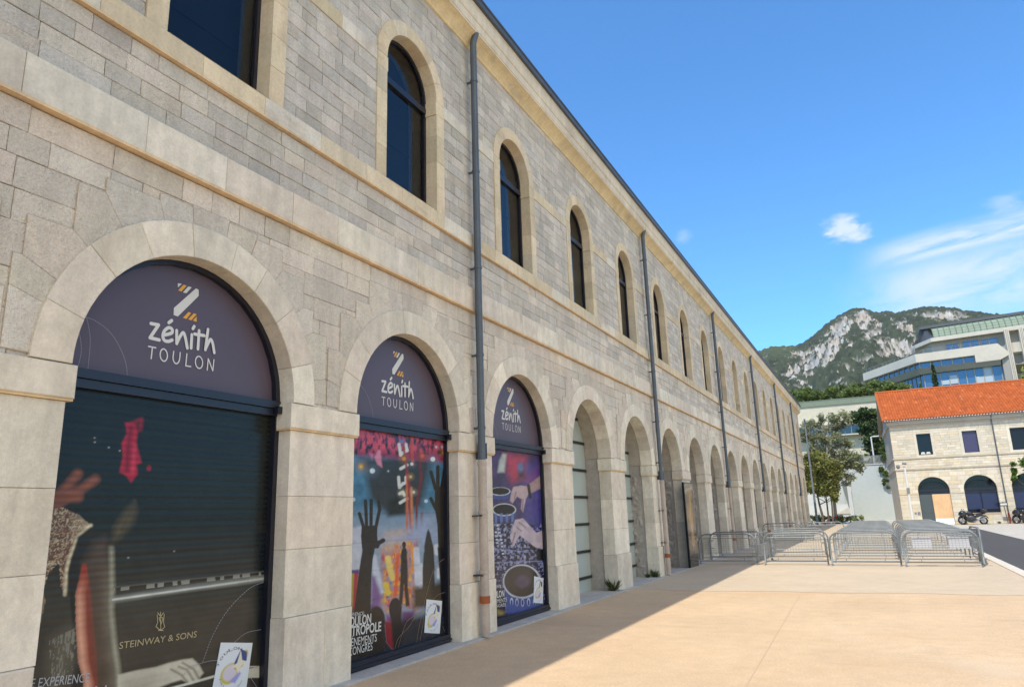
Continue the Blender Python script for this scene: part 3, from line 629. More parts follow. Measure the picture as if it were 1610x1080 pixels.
def p2(px, py, U, Z):
    p = Paint(px, py, (84, 138, 168)); X, Y = p.X, p.Y
    A = lambda *q: [(540 + x / 6, 680 + y / 6) for x, y in q]; B = lambda *q: [(480 + x / 3.177, 740 + y / 3.177) for x, y in q]; D = lambda *q: [(540 + x / 5.144, 860 + y / 5.144) for x, y in q]
    n = fbm(X / 9, Y / 16, 4, 4); n2 = fbm(X / 4, Y / 9, 3, 6); p.mix(n * 1.3 - .4, (56, 98, 130)); p.mix((Y - 790) / 40, (150, 170, 190))
    p.poly(A((180, 240), (840, 230), (740, 690), (590, 760), (420, 780), (250, 620)), (58, 62, 66), 12, .92)  # reflection of the building opposite, painted dark into the print
    p.poly(A((420, 640), (500, 600), (590, 640), (590, 770), (420, 790)), (44, 46, 48), 6, .8)
    p.mix(np.clip((718 - Y + (X - 540) * .08) / 8, 0, 1), (150, 52, 86)); p.mix(np.clip((714 - Y) / 10, 0, 1) * (n2 > .55), (216, 84, 104)); p.mix(np.clip((722 - Y) / 10, 0, 1) * (n2 < .40), (52, 34, 44))
    p.poly(A((330, 160), (350, 170), (366, 330), (320, 300), (290, 230)), (216, 140, 164), 3); p.poly(A((240, 190), (290, 200), (270, 260)), (200, 120, 150), 3, .8)
    W = (228, 232, 226)
    for q in ([(525, 110), (540, 210)], [(540, 205), (600, 165)], [(540, 340), (600, 305)], [(590, 110), (600, 170)], [(520, 420), (528, 510)], [(530, 515), (560, 480)], [(565, 480), (590, 470), (590, 420)], [(535, 660), (600, 620)], [(530, 575), (560, 560), (575, 590)]): p.line(A(*q), 3.2, W, 1.6, .95)
    for q, cc in (([(600, 400), (600, 1000)], (210, 110, 70)), ([(560, 90), (620, 500), (640, 900)], (150, 60, 64)), ([(640, 90), (655, 300)], (206, 76, 62)), ([(700, 100), (735, 420), (690, 700), (690, 1070)], (120, 50, 60)), ([(640, 520), (650, 960)], (214, 140, 96)), ([(740, 760), (735, 1000)], (120, 84, 90))): p.line(A(*q), 1.6, cc, 2.5, .85)
    for (x, y, r, cc) in ((165, 318, 24, (214, 150, 60)), (165, 318, 9, (240, 226, 120)), (273, 360, 24, (226, 240, 244)), (645, 295, 15, (226, 224, 206)), (843, 250, 22, (230, 242, 246)), (780, 645, 17, (200, 228, 238)), (95, 630, 18, (204, 222, 232)), (745, 220, 18, (222, 110, 56)), (952, 190, 17, (206, 178, 60)), (570, 245, 18, (216, 150, 60)), (635, 415, 13, (220, 196, 130)), (662, 560, 13, (226, 222, 196)), (550, 80, 20, (120, 130, 190)), (423, 362, 7, (214, 216, 210)), (655, 30, 14, (240, 120, 80)), (875, 135, 11, (226, 214, 226)), (930, 135, 11, (216, 196, 216)), (555, 570, 16, (230, 226, 190))):
        p.ell(540 + x / 6, 680 + y / 6, r / 6 * 2.1, r / 6 * 2.1, (120, 160, 190) if cc[2] > 200 else cc, 1.6, .3); p.ell(540 + x / 6, 680 + y / 6, r / 6, r / 6, cc, .4)
    # bright stage, flags and crowd
    p.poly(A((60, 900), (170, 880), (180, 1080), (60, 1080)), (196, 202, 214), 4); p.poly(D((50, 0), (150, 0), (130, 180), (50, 190)), (206, 208, 216), 4)
    p.poly(D((50, 200), (85, 195), (75, 510), (45, 500)), (176, 172, 50), 3); p.poly(D((85, 200), (125, 190), (95, 520), (72, 510)), (182, 56, 60), 3); p.poly(D((50, 185), (125, 180), (125, 215), (50, 205)), (96, 70, 130), 3)
    p.mix(np.clip(1 - np.hypot((X - 625) / 34, (Y - 850) / 22), 0, 1) * 2 * (n + .2), (240, 190, 110)); p.poly(A((350, 960), (600, 900), (760, 760), (880, 760), (890, 1080), (350, 1080)), (160, 176, 206), 10, .5)
    w1 = fbm(X / 5, Y / 7, 3, 12); zq = D((300, 60), (560, -60), (600, 480), (300, 520), (320, 300)); zd = p.seg(zq + zq[:1]); zone = np.clip(np.where(p.inside(zq), zd, -zd) / 16 + .5 + (fbm(X / 7, Y / 7, 2, 77) - .5) * .9, 0, 1)
    p.mix(zone * np.clip(w1 * 3 - .9, 0, 1), (226, 120, 64)); p.mix(zone * np.clip(w1 * 5 - 2.9, 0, 1), (240, 208, 96)); p.mix(zone * np.clip(1.6 - w1 * 4.2, 0, 1), (92, 60, 130)); p.mix(zone * np.clip(fbm(X / 4, Y / 9, 2, 31) * 5 - 3, 0, 1), (206, 60, 52))
    p.poly(D((230, 60), (262, 60), (330, 360), (300, 380), (240, 230)), (206, 214, 226), 4); p.poly(D((225, 230), (260, 240), (310, 400), (290, 520), (215, 520)), (132, 96, 150), 6, .8)
    for q, ww, cc in (([(360, 90), (370, 160), (400, 250)], 7, (240, 214, 120)), ([(340, 300), (360, 370)], 6, (240, 210, 80)), ([(560, 0), (560, 200)], 3, (236, 160, 70)), ([(440, 60), (430, 250), (420, 380)], 3, (236, 100, 50)), ([(590, 20), (600, 290)], 7, (214, 220, 232)), ([(630, 150), (632, 320)], 6, (222, 226, 234)), ([(690, 230), (680, 310)], 6, (206, 218, 230)), ([(770, 180), (768, 240)], 3, (220, 226, 230)), ([(755, 0), (760, 40)], 8, (220, 226, 234))): p.line(D(*q), ww, cc, 2.5, .92)
    K = (50, 45, 40); p.poly(D((490, -20), (512, 20), (520, 180), (520, 300), (535, 470), (505, 480), (490, 300), (475, 470), (450, 440), (462, 200), (465, 40)), K, 2); p.ell(540 + 490 / 5.144, 856, 3, 5, K)
    p.poly(A((800, 905), (818, 945), (830, 1000), (850, 1080), (862, 1300), (770, 1300), (762, 1080), (772, 1010), (786, 940)), K, 2); p.poly(D((650, 40), (725, 40), (740, 310), (735, 420), (640, 420), (640, 170)), K, 2)
    p.poly(D((560, 330), (640, 310), (720, 300), (860, 240), (860, 480), (560, 500)), (70, 58, 44), 8, .85)
    p.poly(D((330, 600), (400, 590), (412, 850), (345, 770)), (150, 30, 46), 3); p.poly(D((470, 520), (580, 510), (560, 600), (475, 690)), (110, 66, 120), 5, .9); p.poly(D((340, 540), (400, 560), (400, 610), (345, 600)), (150, 80, 140), 4, .8)
    p.ell(540 + 270 / 5.144, 860 + 590 / 5.144, 13, 22, K, .12); p.ell(540 + 420 / 5.144, 860 + 500 / 5.144, 10, 18, (38, 36, 44), .12); p.poly(D((380, 560), (470, 540), (480, 760), (405, 860)), (34, 34, 38), 4)
    bt = np.clip((Y + (X - 550) * .23 - 985) / 14, 0, 1) * (1 - p.inside(D((330, 600), (400, 590), (412, 850), (345, 770)))); p.mix(bt * .95, (26, 26, 34)); p.mix(np.clip((X - 700) / 6, 0, 1) * .9, (18, 20, 28)); p.poly(D((0, 510), (230, 480), (330, 700), (340, 900), (0, 900)), (44, 38, 34), 10, .9)
    # raised hands
    for q in ([(150, 762), (188, 885)], [(208, 642), (218, 870)], [(262, 638), (260, 870)], [(330, 650), (342, 720), (310, 870)]): p.line(A(*q), 4.4, K, .9)
    p.line(A((320, 1045), (375, 1015)), 6, K, .9); p.poly(A((172, 880), (322, 870), (318, 960), (325, 1040), (350, 1050), (330, 1090), (175, 1090), (165, 980)), K, .9)
    p.poly(B((283, 340), (355, 335), (345, 400), (337, 440), (330, 520), (325, 740), (240, 740), (255, 600), (272, 480), (285, 400)), K, .9)
    for q in ([(825, 370), (868, 530)], [(890, 322), (890, 530)], [(955, 355), (925, 530)], [(825, 622), (872, 720)]): p.line(A(*q), 4.6, K, .9)
    p.poly(A((862, 510), (945, 510), (955, 700), (955, 1100), (895, 1100), (885, 860), (862, 720)), K, .9); p.poly(D((760, 0), (842, 0), (842, 560), (800, 560), (780, 250)), (30, 30, 34), 1.5)
    p.c *= (1 - .12 * (np.sin(Z * 2 * math.pi / .4) > .985))[..., None]
    p.c *= (.8 + .4 * fbm(X / 6, Y / 6, 4, 73))[..., None]
    return p.c * .72
film(1, PRINT, p2, 230, 330)
def p3(px, py, U, Z):
    p = Paint((px - 760) * 3.6, (py - 690) * 3.6, (62, 56, 98)); X, Y = p.X, p.Y; p.k = 1.6; n = fbm(X / 30, Y / 40, 4, 3); n2 = fbm(X / 9, Y / 9, 3, 14)
    p.mix(n * 1.5 - .45, (96, 70, 128)); p.poly([(120, 80), (250, 90), (240, 220), (160, 250), (130, 180)], (186, 62, 92), 25, .85); p.poly([(230, 210), (320, 150), (300, 260), (240, 260)], (170, 60, 90), 20, .7)
    p.mix(np.clip((X - 200) / 60, 0, 1) * np.clip((Y - 100) / 60, 0, 1) * np.clip((560 - Y) / 60, 0, 1) * .6, (74, 74, 160)); p.poly([(110, 80), (132, 85), (120, 190), (80, 190), (90, 120)], (196, 206, 200), 8, .8)
    p.poly([(200, 130), (230, 140), (235, 220), (190, 230)], (70, 50, 70), 12, .8); p.ell(210, 160, 20, 30, (110, 120, 170), .6, .7)
    for cx, cy, rx, ry in ((95, 296, 58, 24), (118, 400, 68, 36)): p.ell(cx, cy + 24, rx, ry * .9, (64, 84, 150), .2); p.ell(cx, cy, rx, ry, (214, 220, 224), .06); p.ell(cx, cy - 1, rx * .9, ry * .85, (30, 28, 38), .08)
    p.mix(((np.sin(X / 5) > .2) & (Y > 420) & (Y < 480) & (X < 190)) * .8, (112, 138, 190))
    p.poly([(50, 480), (170, 470), (350, 620), (360, 1000), (50, 1000)], (46, 42, 74), 12)
    p.mix(((n2 > .58) & (Y > 480) & (X < 350)) * .85, (146, 150, 190)); p.mix(((n2 < .36) & (Y > 480)) * .8, (20, 20, 34)); p.mix(((np.sin(X / 6) > .5) & (np.sin(Y / 5) > .1) & (Y > 480) & (Y < 740) & (X < 260)) * .6, (190, 196, 214))
    for q in ([(80, 490), (100, 560), (112, 660)], [(70, 520), (80, 600)]):
        dd = p.seg(q); p.mix((dd < 6) * (np.sin(Y / 3.2) > 0) * .95, (214, 220, 228))
    p.ell(218, 806, 108, 98, (206, 210, 220), .03); p.ell(216, 804, 98, 88, (62, 54, 52), .04); p.ell(222, 806, 40, 36, (86, 74, 96), .5); p.poly([(118, 850), (150, 890), (230, 905), (310, 880), (340, 920), (320, 980), (130, 990)], (72, 92, 160), 8)
    for x in (160, 190, 222, 256, 290): p.ell(x, 925 - abs(x - 222) * .1, 9, 22, (214, 222, 236), .2); p.ell(x, 925, 6, 17, (60, 78, 140), .2)
    sk = (196, 172, 176); p.poly([(250, 262), (330, 200), (345, 180), (345, 270), (262, 310)], (176, 150, 150), 5); p.poly([(170, 270), (215, 262), (250, 268), (262, 300), (240, 340), (225, 415), (212, 395), (218, 340), (190, 325), (165, 365), (150, 350), (158, 300)], sk, 4); p.line([(255, 262), (265, 330)], 12, (24, 28, 34), 3)
    p.poly([(180, 456), (225, 448), (262, 490), (300, 530), (350, 510), (350, 625), (290, 610), (240, 570), (205, 545), (170, 610), (150, 560), (165, 500)], (204, 188, 196), 4)
    for q in ([(190, 500), (215, 520)], [(180, 530), (165, 590)], [(200, 470), (240, 500)], [(185, 300), (175, 340)], [(225, 340), (220, 400)]): p.line(q, 3, (140, 116, 126), 3, .7)
    p.line([(262, 600), (290, 622)], 10, (26, 26, 32), 3); p.poly([(300, 620), (350, 625), (350, 700), (300, 690)], (26, 26, 34), 6)
    for q in ([(60, 700), (330, 690), (355, 780)], [(60, 620), (260, 640)]): p.line(q, 2, (150, 156, 196), 3, .7)
    p.poly([(40, 830), (110, 850), (120, 1000), (40, 1000)], (34, 30, 48), 14, .9); p.poly([(75, 960), (120, 975), (115, 1010), (75, 1010)], (170, 150, 80), 10, .7); p.mix(np.clip((Y - 985 + (X - 100) * .12) / 20, 0, 1), (24, 26, 50))
    p.c *= (.75 + .5 * fbm(X / 22, Y / 22, 5, 74))[..., None]
    return p.c * .72
film(2, PRINT, p3, 170, 300)
# lettering on the films
FN = lambda u, z, d: (XG + d, u, z)
T1 = lambda x, y: LG(x, y, 2.4545, 0, 640); T4 = lambda x, y: LG(x, y, 3.177, 480, 740); T5 = lambda x, y: LG(x, y, 5.144, 540, 860); T3 = lambda x, y: LG(x, y, 3.6, 760, 690)
mb = MB(); put_text(mb, 'STEINWAY & SONS', T1(458, 932), T1(757, 886), .062, FN, .005)
for q in ([(607, 792), (618, 806), (630, 792)], [(605, 800), (607, 830), (600, 845), (612, 856), (622, 858), (634, 846), (629, 828), (632, 798)], [(612, 812), (620, 808), (628, 814), (620, 836), (612, 812)], [(618, 790), (619, 858)], [(610, 860), (628, 860)]): ribbon(mb, [T1(*p) for p in q], .008, FN, .006)
mb.build('gilt_lettering', GOLDV, shopwin[0])
mb = MB(); put_text(mb, 'UNE EXPÉRIENCE', T1(55, 1090), T1(340, 1058), .075, FN, .005); put_text(mb, 'TOULON', T1(75, 1196), T1(395, 1156), .19, FN, .005); mb.build('slogan', GREYV, shopwin[0])
mb = MB()
for q in ([(1015, 675), (960, 700), (880, 780), (820, 880), (780, 985)], [(1005, 857), (950, 870), (905, 905), (880, 930)], [(840, 975), (800, 980), (740, 1000), (700, 1040)], [(965, 1040), (990, 1078)]):
    pts = bez(q, 30)
    for i in range(0, len(pts) - 2, 3): ribbon(mb, [T1(*pts[i]), T1(*pts[i + 2])], .006, FN, .0045, cap=1)
mb.build('dotted_arcs', LINEV, shopwin[0])
def slog(k, T, rows, m):
    mb = MB()
    for txt, a, b, h in rows: put_text(mb, txt, T(*a), T(*b), h, FN, .005, .022 if txt in ('TOULON', 'MÉTROPOLE') else 0)
    mb.build('slogan', m, shopwin[k])
slog(1, T4, [('UNE EXPÉRIENCE:', (150, 733), (294, 718), .045), ('TOULON', (200, 782), (327, 758), .125), ('MÉTROPOLE', (184, 833), (377, 797), .125), ('ÉVÉNEMENTS', (196, 882), (355, 850), .105), ('& CONGRÈS', (190, 931), (334, 893), .105)], WHITEV)
slog(2, T3, [('UNE EXPÉRIENCE:', (20, 850), (100, 838), .045), ('TOULON', (30, 905), (117, 890), .12), ('ÉVÉNEMENTS', (20, 938), (132, 918), .075), ('& CONGRÈS', (20, 960), (125, 945), .06)], WHITEV)
mb = MB()
for q in ([(405, 860), (440, 740), (520, 650), (600, 540), (700, 500)], [(440, 810), (500, 620), (560, 560), (640, 510)], [(720, 420), (770, 380), (825, 362)], [(590, 770), (620, 600), (720, 200), (825, 80)], [(610, 800), (650, 560)], [(800, 640), (840, 730)]):
    pts = bez(q, 14)
    for i in range(0, len(pts) - 2, 2): ribbon(mb, [T5(*pts[i]), T5(*pts[i + 2])], .006, FN, .0045, cap=1)
mb.build('thin_arcs', mat('tan_line_vinyl', lin((150, 126, 96)), .5), shopwin[1])
# white stickers with a round emblem
STK = mat('sticker_paper', attr=True, rough=.4)
def sticker(k, q):
    TL, TR, BL, BR = [Vector(x) for x in q]; n, m = 70, 100; a, b = np.meshgrid(np.linspace(0, 1, n), np.linspace(0, 1, m))
    U = TL.x * (1 - a) * (1 - b) + TR.x * a * (1 - b) + BL.x * (1 - a) * b + BR.x * a * b; Z = TL.y * (1 - a) * (1 - b) + TR.y * a * (1 - b) + BL.y * (1 - a) * b + BR.y * a * b
    P = np.stack([np.full_like(U, XG + .008), U, Z], -1); p = Paint(a * 70, b * 100, (214, 218, 220)); X, Y = p.X, p.Y
    p.ell(30, 62, 17, 23, (196, 180, 70), .12, 1, .5); p.ell(30, 60, 13, 18, (206, 196, 206), .3, .9, .5); p.ell(50, 34, 10, 22, (196, 172, 60), .12, 1, .45); p.poly([(46, 12), (60, 18), (62, 34), (52, 40), (38, 52), (36, 40)], (54, 70, 130), 1.5)
    p.poly([(46, 14), (52, 34), (62, 36), (52, 46), (48, 64), (42, 50), (30, 50), (42, 40)], (222, 214, 190), 1.5); p.poly([(30, 78), (50, 56), (54, 60), (44, 80)], (150, 150, 206), 3, .8)
    o = grid_mesh('sticker', P, p.c, STK, shopwin[k], False); mb = MB()
    def S2(x, y): x /= 70; y /= 100; return ((TL * (1 - x) + TR * x) * (1 - y) + (BL * (1 - x) + BR * x) * y)
    for i, ch in enumerate('TOULON'):
        t = math.radians(195 + i * 17.5); cxx, cyy = 36 + 32 * math.cos(t), 58 + 44 * math.sin(t); tx, ty = -math.sin(t) * 4.2, math.cos(t) * 4.6
        put_text(mb, ch, S2(cxx - tx, cyy - ty), S2(cxx + tx, cyy + ty), .030, FN, .0105)
    for i, ch in enumerate('PORT DU LEVANT'):
        if ch == ' ': continue
        t = math.radians(150 - i * 9.5); cxx, cyy = 34 + 27 * math.cos(t), 60 + 34 * math.sin(t); tx, ty = math.sin(t) * 1.6, -math.cos(t) * 1.9
        put_text(mb, ch, S2(cxx - tx, cyy - ty), S2(cxx + tx, cyy + ty), .016, FN, .0105)
    mb.build('sticker_lettering', mat('navy_ink', lin((44, 48, 70)), .5), shopwin[k])
sticker(0, [T1(850, 907), T1(973, 908), T1(815, 1095), T1(945, 1110)])
sticker(1, [T5(668, 420), T5(795, 433), T5(650, 690), T5(775, 697)])
sticker(2, [T3(285, 775), T3(338, 787), T3(282, 925), T3(335, 930)])

# ---- screens inside the open arcade
for k in range(3, NB):
    c = bc(k)
    if k in (3, 4):
        mb = MB(); plate(mb, arched_poly(c, HW + .01, .02, ZS), -.735); 
        for zz in (.34, 1.0, 1.70, 2.41, 3.12, 3.86, 4.5): mb.box((XW - .735, c - HW, zz), (XW - .70, c + HW, zz + .07), mi=1)
        mb.box((XW - .735, c - HW, .02), (XW - .70, c - HW + .05, 4.0), mi=1)
        mb.build('glazed_screen', [FROST, BLACK], bld)
    else:
        mb = MB(); plate(mb, arched_poly(c, HW + .01, 3.05 if k % 3 else 0.02, ZS), -.80 if k % 2 else -1.0); mb.build('tympanum_panel', INNER, bld)
        mb = MB(); plate(mb, rect(c - HW, c + HW, .02, 3.1), -1.05 if k % 2 else -1.15); mb.box((XW - 1.14, c - .03, .02), (XW - 1.0, c + .03, 3.1)); mb.build('arcade_door', METAL, bld)
# rooftop unit
mb = MB(); mb.box((-7.9, 48.4, 12.6), (-6.6, 50.2, 13.45)); mb.box((-7.4, 50.9, 12.6), (-6.9, 51.4, 13.3)); mb.tube([(-7.1, 49.3, 13.4), (-7.1, 49.3, 13.75)], .15)
mb.build('roof_vent', mat('white_sheet_metal', (.62, .64, .66), .5, var=((3, .1),)), bld)

# ================================================================== GROUND
def slab(name, pts, z, m, kind='structure', th=None, seg=None):
    mb = MB()
    if th: mb.prism(pts, z - th, z)
    else: mb.add([(p[0], p[1], z) for p in pts], [tuple(range(len(pts)))])
    return tag(mb.build(name, m), kind=kind)
PLAZA = mat('tan_concrete', (.55, .405, .255), .92, var=((.12, .06), (.5, .08), (3.5, .08), (28, .14), (70, .18), (200, .14)), bump=((90, .35, .004), (260, .3, .002)), spec=.2,
            stain=((.35, .53, (.50, .33, .19), .40, (.5, 1, 1)), (.16, .55, (.56, .50, .40), .45, (1, .8, 1)), (1.9, .66, (.35, .27, .19), .25), (38, .70, (.22, .17, .12), .6), (5.5, .66, (.33, .26, .19), .35), (13, .68, (.25, .20, .15), .45), (21, .60, (.40, .29, .18), .35), (17, .61, (.68, .53, .36), .4), (.5, .60, (.36, .26, .17), .35, (.18, 1, 1)), (.9, .63, (.62, .48, .33), .3, (1, .25, 1))))
ASPH = mat('asphalt', (.062, .059, .056), .95, var=((.2, .15), (3, .1), (50, .25)), bump=((80, .5, .006),), stain=((1.4, .62, (.13, .125, .12), .4),))
GRAV = mat('pale_gravel', (.44, .41, .35), .97, var=((.1, .1), (1.5, .1), (14, .18), (60, .15)), bump=((25, .5, .02),), stain=((.25, .58, (.38, .35, .28), .4),))
KERB = mat('pale_kerb_stone', (.58, .53, .44), .85, var=((2, .08), (30, .1)))
slab('ground', [(-3500, -600), (3500, -600), (3500, 4200), (-3500, 4200)], -.03, mat('dry_ground', (.34, .31, .25), .97, var=((.02, .15), (.4, .12))))
slab('gravel_yard', [(3.2, -60), (60, -60), (60, 112), (-30, 112), (-30, 86), (3.2, 86)], -.012, GRAV)
slab('plaza', [(XW - 1.3, -60), (3.24, -60), (3.24, 92), (XW - 1.3, 92)], 0, PLAZA)
PALEP = mat('pale_paving', (.51, .415, .295), .92, var=((.15, .06), (.6, .06), (3.5, .06), (28, .10), (70, .12)), bump=((90, .3, .004),), spec=.2, stain=((.4, .58, (.50, .37, .24), .35, (.4, 1, 1)), (1.5, .66, (.40, .34, .27), .3), (9, .70, (.25, .21, .17), .4)))
slab('far_paving', [(XW + .1 + (9.5 * i / 40), 19.6 + .10 * math.sin(i * .5) + random.uniform(-.02, .02)) for i in range(41)] + [(3.21, 91), (XW + .1, 91)], .004, PALEP)
slab('road', [(3.5, -60), (6.9, -60), (6.55, 45), (6.5, 66.5), (3.5, 70)], -.006, ASPH)
mb = MB(); y = -30
while y < 80:
    mb.box((3.22, y, -.02), (3.52 + random.uniform(-.004, .004), y + .985, .022), pick([(1, 1, 1)], .05)); y += 1
tag(mb.build('kerb', KERB), kind='structure')
mb = MB()                                                   # thin saw-cut joints of the concrete
for yy_ in (22.9,): mb.add([(-6.1, yy_, .0075), (3.2, yy_ - .3, .0075), (3.2, yy_ - .288, .0075), (-6.1, yy_ + .012, .0075)], [(0, 1, 2, 3)])
mb.add([(-1.45, 2, .0035), (-1.44, 2, .0035), (-1.93, 19.4, .0035), (-1.945, 19.4, .0035)], [(0, 1, 2, 3)])
tag(mb.build('plaza_joints', mat('joint_filler', (.52, .385, .245), .95)), kind='structure')

# ================================================================== CROWD BARRIERS
def make_barrier():
    r = thing('crowd_barrier', 'x', 'barrier'); R = .027; w, h, q = 1.06, 1.10, .30
    pts = [(-w, 0, 0), (-w, 0, h - q)] + [(-w + q - q * math.cos(a), 0, h - q + q * math.sin(a)) for a in np.linspace(.25, math.pi / 2, 6)]
    pts += [(-p[0], p[1], p[2]) for p in pts[::-1]]
    mb = MB(); mb.tube(pts, R, 8); mb.tube([(-w, 0, .14), (w, 0, .14)], .024, 8); mb.build('frame', GALV, r, True)
    mb = MB(); a, b, z0, z1 = -.91, .91, .25, .95; 
    mb.tube([(a, .0, z0), (b, 0, z0), (b, 0, z1), (a, 0, z1)], .016, 6, closed=True)
    for x in np.linspace(a, b, 20)[1:-1]: mb.box((x - .0025, -.003, z0), (x + .0025, .003, z1))
    for z_ in np.linspace(z0, z1, 11)[1:-1]: mb.box((a, -.008, z_ - .0025), (b, -.003, z_ + .0025))
    for x in (-.6, .6): mb.box((x - .012, -.012, z1), (x + .012, .012, h - .02)); mb.box((x - .012, -.012, .14), (x + .012, .012, z0))
    for s in (-1, 1):
        for z_ in (.45, .75): mb.box((min(s * .93, s * w), -.01, z_), (max(s * .93, s * w), .01, z_ + .03))
    mb.build('mesh_panel', WIRE, r)
    for s in (-1, 1):
        mb = MB(); mb.box((s * w - .02, -.22, 0), (s * w + .02, .22, .012)); mb.box((s * w - .028, -.03, 0), (s * w + .028, .03, .06)); mb.build('foot', GALV, r)
    mb = MB(); mb.tube([(w, 0, .30), (w + .05, 0, .30), (w + .05, 0, .38)], .008, 6); mb.tube([(w, 0, .80), (w + .05, 0, .80), (w + .05, 0, .88)], .008, 6); mb.build('hook', GALV, r)
    return r
def copy_tree(o, parent=None):
    c = o.copy(); COL.objects.link(c); c.parent = parent
    for ch in [x for x in o.children]: copy_tree(ch, c)
    return c
proto = make_barrier(); first = True
rows = [0, 1.7, 3.4, 5.2, 7.1, 9.1, 11.3, 13.7, 16.3, 19.2]
ordn = ['front', 'second', 'third', 'fourth', 'fifth', 'sixth', 'seventh', 'eighth', 'ninth', 'rearmost']
spots = []
for j, off in enumerate(rows):
    g = 'crowd barriers queued one behind another on the right'
    where = 'front row' if j == 0 else ('last row' if j == 9 else ordn[j] + ' row from front')
    spots.append((-.60 + random.uniform(-.05, .05), 28.15 + off, -.10 + random.uniform(-.02, .02) * (j > 0), 'galvanised crowd barrier, %s of the stack left of the notices' % where, g))
    spots.append((1.62 + random.uniform(-.05, .12) * (j > 0), 27.75 + off, -.10 + random.uniform(-.03, .03) * (j > 0), 'galvanised crowd barrier, %s of the stack beside the asphalt road' % where if j else 'galvanised front barrier beside the road, with white notice sheets behind its mesh', g))
g2 = 'crowd barriers standing loose near the arcade'
spots += [(-5.28, 28.75, -.10, 'grey crowd barrier mostly in shadow, nearest one to the arcade piers', g2), (-2.88, 28.5, -.08, 'galvanised crowd barrier where the building shadow edge crosses the front row', g2),
          (-5.36, 31.3, -.04, 'dark shaded crowd barrier directly behind the one nearest the arcade', g2), (-2.96, 31.1, -.06, 'sunlit crowd barrier second in line behind the shadow-edge barrier', g2),
          (-3.3, 34.2, .10, 'crowd barrier third in line behind the shadow-edge barrier', g2), (-4.15, 29.95, 1.45, 'crowd barrier turned end-on between the two shaded front barriers', g2),
          (-5.3, 46.5, .0, 'far shaded crowd barrier standing against the distant arcade piers', g2), (-3.0, 46.8, .0, 'far sunlit crowd barrier left of the big stacks', g2),
          (-4.1, 48.2, 1.3, 'far crowd barrier turned end-on behind the distant pair', g2),
          (2.86, 29.3, 1.50, 'crowd barrier turned end-on at the road-side end of the right stack', g2), (2.98, 31.7, 1.62, 'second end-on crowd barrier closing the road side of the stack', g2)]
for (x, y, a, lab, g) in spots:
    o = proto if first else copy_tree(proto); first = False; o.location = (x, y, 0.002); o.rotation_euler = (random.uniform(-.02, .02), 0, a); tag(o, lab, 'barrier', g)
PAPER = mat('white_paper', (.55, .55, .57), .6)
for i, (px, lab) in enumerate(((1449, 'left one of two white notice sheets on the front right barrier'), (1507, 'right one of two white notice sheets on the front right barrier'))):
    P = on_y(px, 852.5, 28.0 - i * .1); mb = MB(); y = 27.75 - .10 * (P.x - 1.62) + .03
    mb.add([(P.x - .28, y + .03, P.z - .17), (P.x + .28, y - .03, P.z - .17), (P.x + .28, y - .02, P.z + .18), (P.x - .28, y + .04, P.z + .18), (P.x - .28, y + .034, P.z - .17), (P.x + .28, y - .026, P.z - .17), (P.x + .28, y - .016, P.z + .18), (P.x - .28, y + .044, P.z + .18)], [(0, 1, 2, 3), (4, 5, 6, 7)])
    tag(mb.build('notice_sheet', PAPER), lab, 'notice', 'notice sheets on the barrier')

# display panel on the arcade pier
pa = on_x(1073, 755, XW + .14); pb = on_x(1086, 755, XW + .14)
pn = thing('display_panel', 'tall glossy brown picture panel with black edge standing against an arcade pier', 'panel', (XW + .1, pa.y, 0))
mb = MB(); mb.box((XW + .10, pa.y, .03), (XW + .17, pb.y + .05, 3.02)); mb.build('frame', BLACK, pn)
n, m = 40, 100; U, Z = np.meshgrid(np.linspace(pa.y + .03, pb.y + .02, n), np.linspace(.06, 2.98, m)); P = np.stack([np.full_like(U, XW + .176), U, Z], -1)
pp = Paint((U - pa.y) / (pb.y - pa.y) * 100, (3 - Z) * 100, (78, 66, 54)); nn = fbm(pp.X / 30, pp.Y / 60, 4, 22)
pp.mix((pp.Y < 130) * .8, (150, 136, 118)); pp.line([(60, 40), (50, 120), (58, 210)], 22, (206, 160, 90), 20, .9); pp.poly([(70, 60), (100, 50), (100, 200), (80, 200)], (76, 66, 58), 12, .8); pp.mix(nn * .8 - .2, (54, 48, 44)); pp.mix((pp.Y - 225) / 20, (60, 56, 54)); pp.line([(0, 30), (100, 18)], 5, (176, 160, 140), 6)
grid_mesh('picture', P, pp.c * .6, mat('glossy_print', attr=True, rough=.22, coat=.15), pn, False)

# ================================================================== TILED BUILDING ON THE RIGHT
RA = math.radians(1.5); RO = Vector((1.90, 79.41, 0)); RD = Vector((math.cos(RA), math.sin(RA), 0)); RNn = Vector((math.sin(RA), -math.cos(RA), 0))
def FB(u, z, d): p = RO + RD * u + RNn * d; return (p.x, p.y, z)
CREAM = [(.64, .57, .44), (.58, .52, .40), (.66, .60, .47), (.60, .55, .44), (.63, .54, .38)]
LIME = mat('sunlit_cream_limestone', attr=True, rough=.9, var=((.6, .12), (5, .08), (30, .06)), bump=((12, .5, .02),), stain=((.5, .6, (.40, .31, .19), .5), (1.4, .64, (.36, .32, .27), .4, (1, 1, .3))), spec=.2)
rb = thing('tiled_building', 'cream stone building with orange tiled roof and dark arched windows', 'building', (RO.x, RO.y, 0))
UW = 26.0; ac = [2.93 + 3.745 * i for i in range(6)]
mb = MB(); sheet_with_arches(mb, FB, 0, UW, 0, 5.15, [(c, 1.28, .02 if i == 0 else 1.0, 3.2, 1.15) for i, c in enumerate(ac)], (.5, .45, .36), d=-.03)
sheet_with_arches(mb, FB, 0, UW, 5.15, 9.4, [(2.78 + 3.78 * i, .60, 6.44, 8.44, .001) for i in range(6)], (.5, .45, .36), d=-.03)
mb.build('wall_core', MORTAR, rb)
mb = MB()
